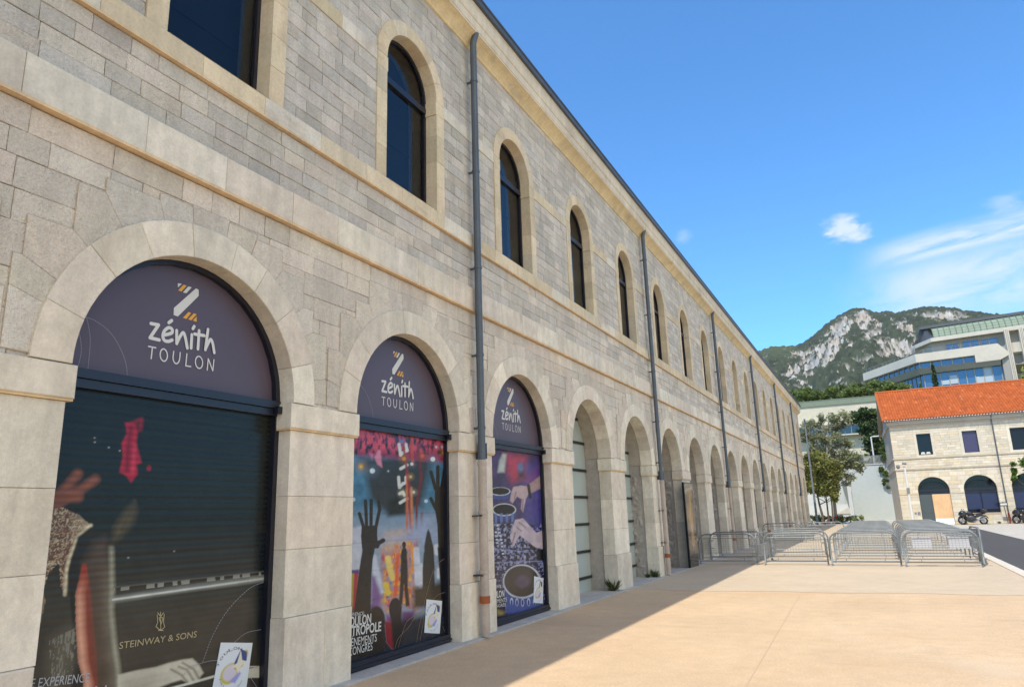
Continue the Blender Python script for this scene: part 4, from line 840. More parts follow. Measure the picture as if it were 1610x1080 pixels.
def rcourse(z0, z1, la, lb, cuts, discs):
    cur = 0; segs = []
    for a, b in sorted(cuts): segs.append((cur, a)); cur = b
    segs.append((cur, UW))
    for a, b in segs:
        x = a
        while x < b - 1e-6:
            w = random.uniform(la, lb); 
            if b - x - w < la * .6: w = b - x
            p = rect(x, x + w, z0, z1)
            for (c, zz, r) in discs:
                if p and abs(x + w / 2 - c) < r + w: p = clip_disc(p, c, zz, r)
            if p: block(mb, p, random.uniform(-.006, .006), -.05, FB, .006, .006, pick(CREAM, .07))
            x += w
z = 0.0
while z < 5.0:
    h = random.choice((.34, .38, .42)); h = min(h, 5.15 - z)
    cuts = []
    for i, c in enumerate(ac):
        if z < 3.15 and (i == 0 or z + h > 1.02): cuts.append((c - 1.3, c + 1.3))
    rcourse(z, z + h, .45, 1.0, cuts, [(c, 3.05, 1.32) for c in ac] if z + h > 3.0 and z >= 3.15 - .42 else []); z += h
while z < 9.3:
    h = .235; rcourse(z, z + h, .35, .8, [(2.78 + 3.78 * i - .85, 2.78 + 3.78 * i + .85) for i in range(6)] if 6.1 < z < 8.6 else [], []); z += h
mb.build('wall', LIME, rb)
mb = MB()
for z0, z1, d in ((6.12, 6.26, .07), (5.10, 5.24, .08), (2.80, 2.86, .03)):
    mb.box((0, z0, -.02), (0, z0, -.02)) if False else None
    segs = [(-.06, UW)] if z0 > 4 else [(a, b) for a, b in zip([0] + [c + 1.3 for c in ac], [c - 1.3 for c in ac] + [UW])]
    for a, b in segs: mb.box((a, -.02, z0), (b, d, z1), (.50, .44, .34), fn=lambda x, y, z: FB(x, z, y))
mb.build('string_course', LIME, rb)
mb = MB(); fn2 = lambda x, y, z: FB(x, z, y)
mb.box((-.12, -.02, 9.28), (UW, .16, 9.42), (.46, .42, .35), fn=fn2); mb.box((-.2, -.02, 9.42), (UW, .30, 9.62), (.50, .45, .37), fn=fn2); mb.box((-.3, -.02, 9.62), (UW, .42, 9.74), (.5, .46, .38), fn=fn2); mb.build('cornice', LIME, rb)
mb = MB(); mb.tube([FB(-.42, 9.80, .50), FB(UW, 9.80, .50)], .075, 10); mb.build('gutter', ZINC, rb)
# gable side and back
mb = MB()
def quad(pts, col): mb.add(pts, [tuple(range(len(pts)))], col)
quad([FB(0, 0, -.01), FB(0, 9.7, -.01), FB(0, 13.2, -7), FB(0, 9.7, -14), FB(0, 0, -14)], (.50, .44, .34)); quad([FB(UW, 0, 0), FB(UW, 9.7, 0), FB(UW, 13.2, -7), FB(UW, 9.7, -14), FB(UW, 0, -14)], (.50, .44, .34)); quad([FB(0, 0, -14), FB(UW, 0, -14), FB(UW, 9.7, -14), FB(0, 9.7, -14)], (.50, .44, .34))
for z0, z1, d in ((6.12, 6.26, .07), (5.10, 5.24, .08), (9.28, 9.7, .16)): mb.box((-d, -14, z0), (.0, 0, z1), (.46, .41, .33), fn=fn2)
mb.build('gable_wall', LIME, rb)
# tiles
TILE = mat('clay_tiles', attr=True, rough=.85, var=((.8, .12), (9, .14)), spec=.2)
nu, ns = 430, 48; us = np.linspace(-.45, UW, nu * 2); sl_ = np.linspace(0, 1, ns * 2)
Ug, Sg = np.meshgrid(us, sl_); D = .58 - Sg * 7.58; Zr = 9.78 + Sg * 3.78
rown = np.floor(Sg * 24); stepz = (rown + 1 - Sg * 24) * .055; ph = np.abs(np.sin(Ug * math.pi / .235)); Zr = Zr + ph * .085 + stepz
tilec = vnoise(np.floor(Ug / .235) * 1.37 + .5, rown * 2.11 + .5, 4)
P = np.array(RO)[None, None] + Ug[..., None] * np.array(RD) + D[..., None] * np.array(RNn); P[..., 2] = Zr
Cc = np.array((.36, .086, .021)) * (.74 + .50 * tilec)[..., None] * np.array((1, 1, 1)) ; Cc = Cc * (.9 + .2 * ph)[..., None]
Cc = np.where((tilec > .93)[..., None], np.array((.47, .17, .07)), Cc)
grid_mesh('tile_roof', P, Cc, TILE, rb)
mb = MB(); quad2 = mb.add
quad2([FB(-.45, 13.56, -7), FB(UW, 13.56, -7), FB(UW, 9.7, -14.4), FB(-.45, 9.7, -14.4)], [(0, 1, 2, 3)], (.36, .086, .021)); mb.tube([FB(-.47, 13.64, -7), FB(UW, 13.64, -7)], .13, 8, (.40, .11, .03)); mb.tube([FB(-.47, 9.80, .55), FB(-.47, 13.6, -7)], .09, 8, (.40, .11, .03))
for i in range(110): mb.box((-.35 + i * .235, .54, 9.76), (-.35 + i * .235 + .10, .60, 9.85), (.66, .50, .38), fn=fn2)
mb.build('ridge_tiles', TILE, rb)
mb = MB(); mb.add([FB(-.46, 9.66, .5), FB(0.02, 9.66, .5), FB(.02, 13.36, -7), FB(-.46, 13.36, -7), FB(-.46, 9.5, -14.4), FB(.02, 9.5, -14.4)], [(0, 1, 2, 3), (3, 2, 5, 4)]); mb.add([FB(-.475, 9.66, .5), FB(-.475, 9.76, .5), FB(-.475, 13.5, -7), FB(-.475, 13.36, -7), FB(-.475, 9.74, -14.4), FB(-.475, 9.5, -14.4)], [(0, 1, 2, 3), (3, 2, 4, 5)]); mb.build('verge_soffit', mat('verge_timber', (.36, .31, .24), .9), rb)
# openings
WIN2 = mat('blue_black_glass', (.008, .011, .018), .06, spec=.3); VIO = mat('violet_film', lin((66, 60, 92)), .25, spec=.5); BLUEF = mat('blue_film', lin((38, 44, 78)), .25, spec=.5)
for i in range(6):
    c = 2.78 + 3.78 * i; mb = MB()
    for a, b, z0, z1 in ((c - .85, c - .6, 6.26, 8.66), (c + .6, c + .85, 6.26, 8.66), (c - .6, c + .6, 8.44, 8.66), (c - .6, c + .6, 6.26, 6.44)): mb.box((a, -.25, z0), (b, .02, z1), pick(CREAM, .04), fn=fn2)
    mb.build('window_surround', LIME, rb)
    mb = MB()
    for a, b, z0, z1 in ((c - .6, c - .54, 6.44, 8.44), (c + .54, c + .6, 6.44, 8.44), (c - .54, c + .54, 8.38, 8.44), (c - .54, c + .54, 6.44, 6.5)): mb.box((a, -.2, z0), (b, -.12, z1), fn=fn2)
    w = mb.build('window', METAL, rb)
    mb = MB(); plate(mb, rect(c - .55, c + .55, 6.48, 8.4), -.17, FB); mb.build('pane', VIO if i == 1 else WIN2, w)
    if i == 0:
        mb = MB()
        for xx_ in (-.22, .22): mb.add([FB(c + xx_ - .2, 6.52, -.155), FB(c + xx_ + .2, 6.52, -.155), FB(c + xx_ + .12, 6.72, -.155), FB(c + xx_ - .12, 6.72, -.155)], [(0, 1, 2, 3)])
        mb.build('window_sill_items', mat('pale_cloth', (.6, .6, .6), .8), w)
for i, c in enumerate(ac):
    zb = .02 if i == 0 else 1.0; mb = MB(); n = 16
    pr = [(c - 1.29 * math.cos(math.pi * k / n), 3.18 + 1.17 * math.sin(math.pi * k / n)) for k in range(n + 1)]
    o = [(c - 1.29, zb)] + pr + [(c + 1.29, zb)]
    mb.add([FB(*p, -.01) for p in o] + [FB(*p, -.45) for p in o], [(k, k + 1, len(o) + k + 1, len(o) + k) for k in range(len(o) - 1)], (.5, .45, .36)); mb.build('arch_reveal', LIME, rb)
    mb = MB(); plate(mb, o, -.40, FB); w = mb.build('arched_window', WIN2, rb)
    mb = MB(); mb.box((c - 1.28, -.39, 3.02), (c + 1.28, -.26, 3.24), fn=fn2); mb.box((c - 1.28, -.39, 2.80), (c + 1.28, -.30, 2.98), fn=fn2)
    for a in np.linspace(-1.1, 1.1, 19):
        zt = 3.2 + .93 * math.sqrt(max(0, 1 - (a / 1.28) ** 2)) * .62
        mb.box((c + a - .012, -.37, 3.24), (c + a + .012, -.33, zt), fn=fn2)
    mb.tube([FB(c - 1.15 * math.cos(t), 3.22 + .70 * math.sin(t), -.35) for t in np.linspace(.05, math.pi - .05, 14)], .03, 6)
    mb.box((c - .03, -.38, zb), (c + .03, -.3, 2.8), fn=fn2); mb.build('window_frame', METAL, w)
    if i == 0:
        mb = MB(); mb.box((c - 1.26, -.38, .05), (c - .2, -.27, 2.78), fn=fn2); mb.box((c - 1.2, -.26, 1.1), (c - .26, -.255, 1.12), fn=fn2); mb.build('door', mat('grey_green_door', lin((72, 82, 84)), .5), rb)
        mb = MB(); mb.box((c - .2, -.38, .55), (c + 1.27, -.14, 2.78), fn=fn2); mb.build('plywood_board', mat('plywood', lin((214, 176, 132)), .8, var=((1.2, .12), (7, .08, (1, 1, .3)))), rb)
        mb = MB(); mb.box((c - .2, -.38, .02), (c + 1.27, -.1, .55), fn=fn2); mb.build('block_infill', LIME, rb)
    else:
        mb = MB(); plate(mb, rect(c - 1.2, c - .05, 1.3, 2.78), -.37, FB); plate(mb, rect(c + .05, c + 1.2, 1.3, 2.78), -.37, FB); mb.build('blue_panel', BLUEF, w)
for uu in (8.46, 15.9):
    mb = MB(); mb.tube([FB(uu, 9.75, .45), FB(uu, 9.35, .14), FB(uu, .95, .14)], .06, 8); d_ = mb.build('drainpipe', PIPE, rb)
    mb = MB(); mb.tube([FB(uu, .95, .14), FB(uu, .02, .14)], .075, 8); mb.build('red_pipe_foot', mat('red_oxide_paint', lin((150, 56, 44)), .5), d_)

# corner pole with camera, small posts
pf = thing('camera_pole', 'white pole with a dome camera in front of the corner of the tiled building', 'pole', (2.6, 76.4, 0))
WP = mat('white_painted_steel', (.66, .66, .64), .45, var=((4, .05),))
mb = MB(); mb.tube([(2.6, 76.4, 0), (2.6, 76.4, 5.35)], .09, 10, rs=[.11, .075]); mb.tube([(2.6, 76.4, 5.3), (2.1, 76.3, 5.42)], .04, 8); mb.build('pole', WP, pf)
mb = MB(); mb.tube([(2.08, 76.3, 5.5), (2.08, 76.3, 5.38), (2.08, 76.3, 5.24), (2.08, 76.3, 5.14)], .15, 12, rs=[.10, .16, .16, .08]); mb.tube([(2.45, 76.25, 5.62), (2.8, 76.2, 5.55)], .10, 10); mb.build('camera_head', mat('grey_plastic', (.16, .17, .18), .4), pf)
mb = MB(); mb.box((2.48, 76.26, 2.9), (2.74, 76.33, 3.4)); mb.build('junction_box', GALV, pf)
P = on_y(1443, 812, 77.0); t = thing('entry_post', 'small grey intercom post in front of the dark door', 'post', (P.x, 77, 0))
mb = MB(); mb.tube([(P.x, 77, 0), (P.x, 77, 1.15)], .045, 8); mb.build('post', WP, t); mb = MB(); mb.box((P.x - .22, 76.9, 1.0), (P.x - .04, 77.04, 1.22)); mb.box((P.x + .04, 76.9, .92), (P.x + .26, 77.04, 1.24)); mb.build('intercom_box', GALV, t)
P = on_y(1577, 800, 79.6); t = thing('sign_post', 'small rectangular sign on a thin post beside the red pipe foot', 'sign', (P.x, 78.9, 0))
mb = MB(); mb.tube([(P.x + .12, 78.9, 0), (P.x, 78.9, 1.9)], .035, 8); mb.build('post', PIPE, t); mb = MB(); mb.box((P.x - .3, 78.83, 1.52), (P.x + .32, 78.86, 1.84)); pl_ = mb.build('sign_plate', BLACK, t); mb = MB(); mb.box((P.x - .24, 78.815, 1.6), (P.x + .26, 78.828, 1.77)); mb.build('sign_face', WHITEV, pl_)

# ================================================================== MOTORCYCLES
TYRE = mat('tyre_rubber', (.015, .015, .015), .8); ALU = mat('alloy', (.35, .35, .36), .35, metal=.8); MBK = mat('black_bodywork', (.012, .012, .016), .18, coat=.6); SEAT = mat('seat_vinyl', (.02, .02, .02), .6); CHR = mat('exhaust_metal', (.4, .4, .42), .25, metal=1)
def make_bike():
    r = thing('motorcycle', 'x', 'motorcycle')
    def ringpts(cx, cz, R, n=22): return [(cx + R * math.cos(t), 0, cz + R * math.sin(t)) for t in np.linspace(0, 2 * math.pi, n, endpoint=False)]
    for cx in (-.76, .74):
        mb = MB(); mb.tube(ringpts(cx, .31, .25), .065, 8, closed=True); w = mb.build('tyre', TYRE, r, True)
        mb = MB(); mb.tube(ringpts(cx, .31, .185), .018, 6, closed=True)
        for k in range(5): t = k * 2 * math.pi / 5; mb.tube([(cx, 0, .31), (cx + .18 * math.cos(t), 0, .31 + .18 * math.sin(t))], .014, 5)
        mb.tube([(cx, -.06, .31), (cx, .06, .31)], .04, 8); mb.tube([(cx, -.045, .31), (cx, -.04, .31)], .12, 14); mb.build('rim', ALU, w)
    def loft(name, secs, m, ns=14):
        if name not in ('seat', 'mudguard'): secs = [(x, z, a * 1.15, b * 1.32) for x, z, a, b in secs]
        mb = MB(); vs = []; k = len(secs)
        for (x, zc, hw_, hh) in secs:
            for j in range(ns):
                t = 2 * math.pi * j / ns; c_, s_ = math.cos(t), math.sin(t); vs.append((x, hw_ * math.copysign(abs(c_) ** .75, c_), zc + hh * math.copysign(abs(s_) ** .75, s_)))
        fs = [(i * ns + j, i * ns + (j + 1) % ns, (i + 1) * ns + (j + 1) % ns, (i + 1) * ns + j) for i in range(k - 1) for j in range(ns)] + [tuple(range(ns)), tuple((k - 1) * ns + j for j in range(ns))]
        mb.add(vs, fs); return mb.build(name, m, r, True)
    loft('front_fairing', [(-.98, .80, .04, .03), (-.92, .82, .14, .11), (-.78, .84, .20, .17), (-.60, .82, .22, .20), (-.45, .76, .17, .16)], MBK)
    loft('fuel_tank', [(-.50, .82, .08, .07), (-.38, .88, .16, .12), (-.18, .89, .18, .13), (.02, .82, .12, .09)], MBK)
    loft('seat', [(-.02, .80, .09, .04), (.15, .79, .14, .05), (.40, .83, .15, .06), (.62, .88, .12, .05), (.72, .90, .06, .03)], SEAT)
    loft('tail', [(.25, .74, .10, .06), (.50, .79, .11, .07), (.80, .86, .06, .04), (.92, .88, .03, .02)], MBK)
    loft('side_panel', [(.02, .66, .08, .06), (.15, .66, .15, .11), (.38, .68, .14, .10), (.55, .74, .09, .06)], MBK); loft('rear_mudguard', [(.50, .70, .07, .06), (.72, .70, .08, .045), (.95, .66, .07, .04), (1.08, .52, .06, .05)], MBK)
    loft('engine', [(-.42, .42, .10, .10), (-.32, .46, .20, .20), (-.05, .46, .22, .22), (.18, .42, .18, .16), (.26, .38, .08, .08)], mat('engine_castings', (.06, .06, .065), .45, metal=.5))
    loft('belly_pan', [(-.50, .52, .12, .14), (-.30, .32, .16, .12), (.0, .24, .14, .08), (.18, .26, .08, .05)], MBK)
    loft('mudguard', [(-1.02, .52, .03, .03), (-.92, .61, .08, .035), (-.76, .65, .09, .03), (-.58, .60, .07, .03), (-.50, .52, .03, .02)], MBK)
    mb = MB()
    for s in (-1, 1): mb.tube([(-.76, s * .09, .31), (-.66, s * .09, .60), (-.54, s * .09, .96)], .026, 8)
    mb.build('front_fork', ALU, r); mb = MB(); mb.tube([(-.44, -.36, 1.02), (-.54, -.20, 1.05), (-.55, .20, 1.05), (-.44, .36, 1.02)], .016, 8); mb.tube([(-.62, -.34, 1.16), (-.55, -.22, 1.05)], .01, 6); mb.box((-.66, -.42, 1.14), (-.63, -.28, 1.22)); mb.tube([(-.62, .34, 1.16), (-.55, .22, 1.05)], .01, 6); mb.box((-.66, .28, 1.14), (-.63, .42, 1.22)); mb.build('handlebar', BLACK, r)
    mb = MB()
    for s in (-1, 1): mb.tube([(.74, s * .09, .31), (.30, s * .10, .40), (.05, s * .09, .45)], .03, 8); mb.tube([(.05, s * .1, .48), (.30, s * .10, .72), (.62, s * .08, .80)], .02, 8)
    mb.build('swing_arm', ALU, r); mb = MB(); mb.tube([(-.30, -.12, .30), (.0, -.16, .22), (.35, -.19, .36), (.85, -.22, .56)], .05, 10, rs=[.025, .03, .05, .062]); mb.build('exhaust', CHR, r)
    mb = MB(); mb.add([(-.90, -.12, .92), (-.90, .12, .92), (-.70, .14, 1.16), (-.70, -.14, 1.16), (-.89, -.12, .92), (-.89, .12, .92), (-.69, .14, 1.16), (-.69, -.14, 1.16)], [(0, 1, 2, 3), (4, 5, 6, 7)]); mb.build('windscreen', WIN2, r)
    loft('top_case', [(.62, 1.06, .10, .08), (.66, 1.07, .19, .13), (.84, 1.08, .21, .15), (1.02, 1.06, .18, .12), (1.06, 1.05, .10, .08)], MBK)
    mb = MB(); mb.tube([(.0, .1, .3), (.1, .28, .0)], .012, 6); mb.build('side_stand', ALU, r)
    return r
bike = make_bike(); P = on_z(1530, 825, 0)
bike.location = (on_y(1530, 820, 78.5).x, 78.5, 0); bike.rotation_euler = (0, math.radians(2), math.radians(6)); tag(bike, 'black motorcycle with a rear top case parked below the blue arched window', 'motorcycle', 'motorcycles by the tiled building')
bike.scale = (1.12, 1.12, 1.12)
b2 = copy_tree(bike); b2.location = (on_y(1617, 818, 78.6).x, 78.6, 0); b2.rotation_euler = (0, 0, math.radians(-14)); tag(b2, 'dark motorcycle cut off by the right edge of the photo', 'motorcycle', 'motorcycles by the tiled building')

# ================================================================== WALLS, RAMP AND TERRACES BEHIND
def plantbox(name, pts, z0, z1, m, parent=None, col=(1, 1, 1)):
    mb = MB(); mb.prism(pts, z0, z1, col); return mb.build(name, m, parent)
CONC = mat('smooth_pale_concrete', (.46, .49, .45), .8, var=((.3, .05), (2, .05)), wave=('X', .35, .15, .01))
CREAMW = mat('cream_render', (.56, .51, .39), .9, var=((.15, .08), (1.2, .06)), stain=((.3, .6, (.52, .45, .33), .4, (1, 1, .3)),))
GRASS = mat('dry_scrub_ground', (.14, .15, .07), .97, var=((.3, .3), (3, .3)))
DGLASS = mat('tinted_glass', (.03, .05, .07), .06, spec=.8)
GRNR = mat('green_metal_railing', (.20, .22, .15), .5, var=((2, .1),))
tag(plantbox('terrace', [(-60, 110.6), (60, 110.6), (60, 152), (-60, 152)], -.5, 7.1, GRASS), kind='structure')
tag(plantbox('upper_terrace', [(-90, 146), (120, 146), (140, 260), (-90, 260)], 0, 19.2, GRASS), kind='structure')
rw = thing('retaining_wall', 'tall smooth pale grey retaining wall left of the tiled building', 'wall', (0, 110, 0))
plantbox('wall_face', [(-30, 110), (40, 110), (40, 110.7), (-30, 110.7)], -.3, 7.25, CONC, rw); plantbox('coping', [(-30, 109.9), (40, 109.9), (40, 110.75), (-30, 110.75)], 7.25, 7.36, KERB, rw)
fe = thing('slat_fence', 'grey vertical slat fence on top of the retaining wall', 'fence', (0, 110.4, 7.3))
mb = MB(); x = -14
while x < 20: mb.box((x, 110.3, 7.42), (x + .10, 110.34, 8.5)); x += .16
mb.build('slats', mat('grey_slats', (.20, .21, .20), .6, var=((.8, .25),)), fe)
mb = MB()
for zz in (7.5, 8.35): mb.box((-14, 110.34, zz), (20, 110.38, zz + .06))
mb.build('rails', GALV, fe)
ra = thing('white_ramp', 'white concrete stair ramp with slanted dark underside beside the trees', 'ramp', (-3.4, 105, 0))
A_ = [on_y(1230 + x / 4.32, 580 + y / 4.32, 105) for x, y in ((385, 755), (462, 752), (486, 1000), (478, 930), (400, 965), (395, 945))]
mb = MB(); mb.box((-9.5, 104.6, 0), (-3.2, 105.0, 2.2)); mb.box((-3.3, 103.2, 0), (-2.85, 105.2, 5.15)); mb.box((-3.9, 104.0, 5.1), (-2.9, 105.2, 5.2)); mb.box((-4.2, 103.6, .0), (-3.3, 104.6, 1.0)); mb.box((-12, 107, 0), (-3.9, 107.4, 4.4)); mb.build('ramp_wall', mat('white_concrete', (.62, .62, .56), .85, var=((.5, .06),)), ra)
mb = MB(); mb.add([(-4.0, 104.4, 5.08), (-3.3, 104.4, 5.08), (-3.0, 104.4, 1.6), (-3.35, 104.4, 1.2), (-4.0, 107, 5.08), (-3.3, 107, 5.08), (-3.0, 107, 1.6), (-3.35, 107, 1.2)], [(0, 1, 2, 3), (4, 5, 6, 7), (0, 3, 7, 4), (1, 2, 6, 5), (0, 1, 5, 4), (2, 3, 7, 6)]); mb.build('stair_underside', mat('grey_concrete', (.20, .21, .19), .9), ra)
mb = MB()
for i in range(7): mb.box((-4.9 + i * .2, 103.5, 1.0 + i * .1), (-3.3, 104.6, 1.1 + i * .1))
mb.build('steps', KERB, ra)
hd = MB()

be = thing('cream_building', 'long low cream building with green rooftop railing behind the trees', 'building', (-5, 140, 7))
plantbox('wall', [(-34, 140), (14, 140), (14, 146), (-34, 146)], 5, 19.5, CREAMW, be)
mb = MB()
for i in range(24): mb.box((-34 + i * 2.0, 139.85, 19.5), (-33.94 + i * 2.0, 139.95, 20.5))
mb.box((-34, 139.84, 20.42), (14, 139.96, 20.5)); mb.box((-34, 139.8, 19.45), (14, 140.1, 19.6)); mb.build('railing', GRNR, be)
mb = MB(); mb.add([(-34, 139.9, 19.6), (14, 139.9, 19.6), (14, 139.9, 20.4), (-34, 139.9, 20.4)], [(0, 1, 2, 3)]); mb.build('railing_glass', mat('green_glass', (.20, .23, .15), .4), be)
for i in range(5):
    a = -16 + i * 3.9; mb = MB(); mb.box((a, 139.9, 14.1), (a + 3.6, 139.98, 15.7)); w = mb.build('window', DGLASS, be)
    mb = MB(); mb.box((a - .1, 139.8, 15.7), (a + 3.7, 139.99, 15.85)); mb.box((a + 1.75, 139.84, 14.1), (a + 1.85, 139.99, 15.7)); mb.build('window_frame', KERB, w)
mb = MB(); mb.box((-34, 138.6, 13.9), (14, 140, 14.1)); mb.box((-34, 138.6, 15.85), (3, 139.99, 16.0)); mb.build('ledge', KERB, be)

# ------------------------------------------------------------------ modern concrete and glass building on the slope
mod = thing('modern_building', 'modern concrete and glass building with green copper barrel roof above the tiled roof', 'building', (20, 165, 19))
MC = mat('board_marked_concrete', (.56, .505, .41), .85, var=((.2, .08), (1.5, .06)), stain=((.5, .62, (.42, .38, .31), .4, (1, 1, .4)),))
MCD = mat('grey_concrete_slab', (.34, .31, .27), .85, var=((.4, .1),)); COP = mat('green_copper', (.20, .255, .18), .6, var=((.4, .12), (3, .1)), stain=((.8, .62, (.34, .38, .30), .5),))
DKM = mat('dark_roof_metal', (.09, .09, .09), .5, var=((.5, .1),)); SKYG = mat('sky_reflecting_glass', (.06, .13, .22), .05, spec=1.0, metal=.25); BLIND = mat('pale_blind', (.42, .48, .52), .5)
Q = lambda x, y: (1340 + x / 5.963, 470 + y / 5.963)
def lev(x, y, Y): return on_y(*Q(x, y), Y).z
zt = lev(590, 520, 165); zp = lev(590, 598, 165); zs = lev(607, 655, 165); zl = lev(610, 700, 165); zg = 19.0
B0 = on_z(*Q(590, 520), zt); A0 = on_z(*Q(103, 700), zt); C0_ = on_z(*Q(1303, 425), zt)
def dirn(a, b): d = (b - a); d.z = 0; return d.normalized()
dl = dirn(B0, A0); dr = dirn(B0, C0_); A0 = B0 + dl * min((A0 - B0).length, 60); C1 = B0 + dr * ((C0_ - B0).length + 1.0)
nl = Vector((dl.y, -dl.x, 0)); nl = nl if nl.y < 0 else -nl; nr = Vector((dr.y, -dr.x, 0)); nr = nr if nr.y < 0 else -nr
def offs(d):                                                # front polyline of the two wings pushed inwards by d
    a = A0 - nl * d - dl * d * .5; c = C1 - nr * d; M_ = Matrix(((dl.x, -dr.x), (dl.y, -dr.y))); p = B0 - nl * d; q = B0 - nr * d
    v = M_.inverted() @ Vector((q.x - p.x, q.y - p.y)); return a, p + dl * v.x, c
def wing(mb, d, z0, z1, dep=9, top_d=None, col=(1, 1, 1)):
    a, b, c = offs(d); A2, B2_, C2 = offs(d if top_d is None else top_d)
    bk = Vector((0, dep, 0)); lo = [a, b, c, c + bk, b + bk, a + bk]; hi = [A2, B2_, C2, c + bk, b + bk, a + bk]
    mb.add([(p.x, p.y, z0) for p in lo] + [(p.x, p.y, z1) for p in hi], [tuple(range(6)), tuple(range(6, 12))] + [(i, (i + 1) % 6, 6 + (i + 1) % 6, 6 + i) for i in range(6)], col)
mb = MB(); wing(mb, -.1, zp, zt); mb.build('parapet', MC, mod)
mb = MB(); wing(mb, 0.8, zl - .1, zs, top_d=-.15); mb.build('floor_slab', MCD, mod)
mb = MB(); wing(mb, .9, zs, zp); mb.build('upper_glazing', SKYG, mod)
mb = MB(); wing(mb, 1.6, zg, zl - .1); mb.build('lower_glazing', SKYG, mod)
Len = (C1 - B0).length; LenL = (A0 - B0).length
mb = MB(); mbb = MB()
def posts(d, z0, z1, step, w, skip=0, blind=0):
    a, b, c = offs(d); n = int((c - b).length / step)
    for i in range(n + 1):
        p = b + dr * (i * step); mb.box((p.x - w / 2, p.y - .12, z0), (p.x + w / 2, p.y + .05, z1))
        if blind and i < n and random.random() < blind:
            e = b + dr * ((i + 1) * step); zz = z1 - (z1 - z0) * random.choice((.3, .5, 1, 1)); z2 = z1 - random.choice((0, .25, .5)) * (z1 - z0) * .4
            nrm = nr * .03; mbb.add([(p.x + nrm.x, p.y + nrm.y, zz), (e.x + nrm.x, e.y + nrm.y, zz), (e.x + nrm.x, e.y + nrm.y, z2), (p.x + nrm.x, p.y + nrm.y, z2)], [(0, 1, 2, 3)])
    n = int((a - b).length / (step * 1.0))
    for i in range(1, n + 1): p = b + dl * (i * step); mb.box((p.x - w / 2, p.y - .12, z0), (p.x + w / 2, p.y + .05, z1))
posts(.85, zs, zp, 1.9, .22, blind=.25); posts(1.55, zg, zl - .1, 1.45, .16, blind=.30)
for z_, d in ((zs + .02, .82), (zg + (zl - zg) * .42, 1.55), (zg + (zl - zg) * .44 + 1.7, 1.55)):
    a, b, c = offs(d)
    for p, q in ((a, b), (b, c)): mb.tube([(p.x, p.y, z_), (q.x, q.y, z_)], .07, 4)
mb.build('window_mullions', MCD, mod); mbb.build('window_blinds', BLIND, mod)
E1 = B0 + dr * (Len * .715); E2 = C1                        # solid concrete end of the parapet
mb = MB(); p, q = E1, E2; mb.add([(v.x + nr.x * k, v.y + nr.y * k, z) for (v, k, z) in ((p, .14, zs - .2), (q, .14, zs - .2), (q, .14, zt + .02), (p, .14, zt + .02))] + [(v.x - nr.x * 2, v.y - nr.y * 2, z) for (v, z) in ((p, zs - .2), (q, zs - .2), (q, zt + .02), (p, zt + .02))], [(0, 1, 2, 3), (4, 5, 6, 7), (0, 1, 5, 4), (1, 2, 6, 5), (2, 3, 7, 6), (3, 0, 4, 7)])
q2 = C1 + dr * 1.6; mb.add([(q.x + nr.x * .14, q.y + nr.y * .14, zs - .2), (q2.x, q2.y, zs + .6), (q2.x, q2.y, zs + 1.0), (q.x + nr.x * .14, q.y + nr.y * .14, zt), (q.x - nr.x * 3, q.y + 3, zs - .2), (q.x, q.y + 3, zt)], [(0, 1, 2, 3), (3, 2, 5), (0, 1, 4), (1, 2, 5, 4)]); mb.build('concrete_end_block', MC, mod)
mb = MB()
for (s0, e0) in ((A0, B0), (B0, C1)):
    L_ = (e0 - s0).length; d = (e0 - s0).normalized(); n = int(L_ / 1.6)
    for i in range(n + 1): p = s0 + d * (i * 1.6); mb.box((p.x - .03, p.y + .3, zt), (p.x + .03, p.y + .36, zt + .75))
    mb.tube([(s0.x, s0.y + .33, zt + .75), (e0.x, e0.y + .33, zt + .75)], .035, 5); mb.tube([(s0.x, s0.y + .33, zt + .4), (e0.x, e0.y + .33, zt + .4)], .025, 5)
mb.build('roof_railing', GALV, mod)
# upper block
z2 = lev(735, 368, 186); z2b = lev(742, 402, 186); U0 = on_z(*Q(735, 368), z2); UL = on_z(*Q(585, 432), z2); UR = on_z(*Q(1610, 240), z2); du_ = dirn(U0, UR); UR = U0 + du_ * ((UR - U0).length + 14); dl2 = dirn(U0, UL)
nu_ = Vector((du_.y, -du_.x, 0)); nu_ = nu_ if nu_.y < 0 else -nu_
mb = MB(); bk = Vector((0, 16, 0)); pl6 = [UL, U0, UR, UR + bk, U0 + bk, UL + bk * .5]; mb.prism([(p.x, p.y) for p in pl6], z2b, z2); mb.build('eaves_fascia', MC, mod)
ins = [p + Vector((0, 1.8, 0)) for p in (UL + du_ * 1.2, U0, UR)]; zw = zt - 1
mb = MB(); mb.prism([(p.x, p.y) for p in ins + [UR + bk, U0 + bk, UL + bk * .5]], zw, z2b); mb.build('upper_wall', mat('buff_wall', (.44, .38, .31), .9, var=((.3, .1),)), mod)
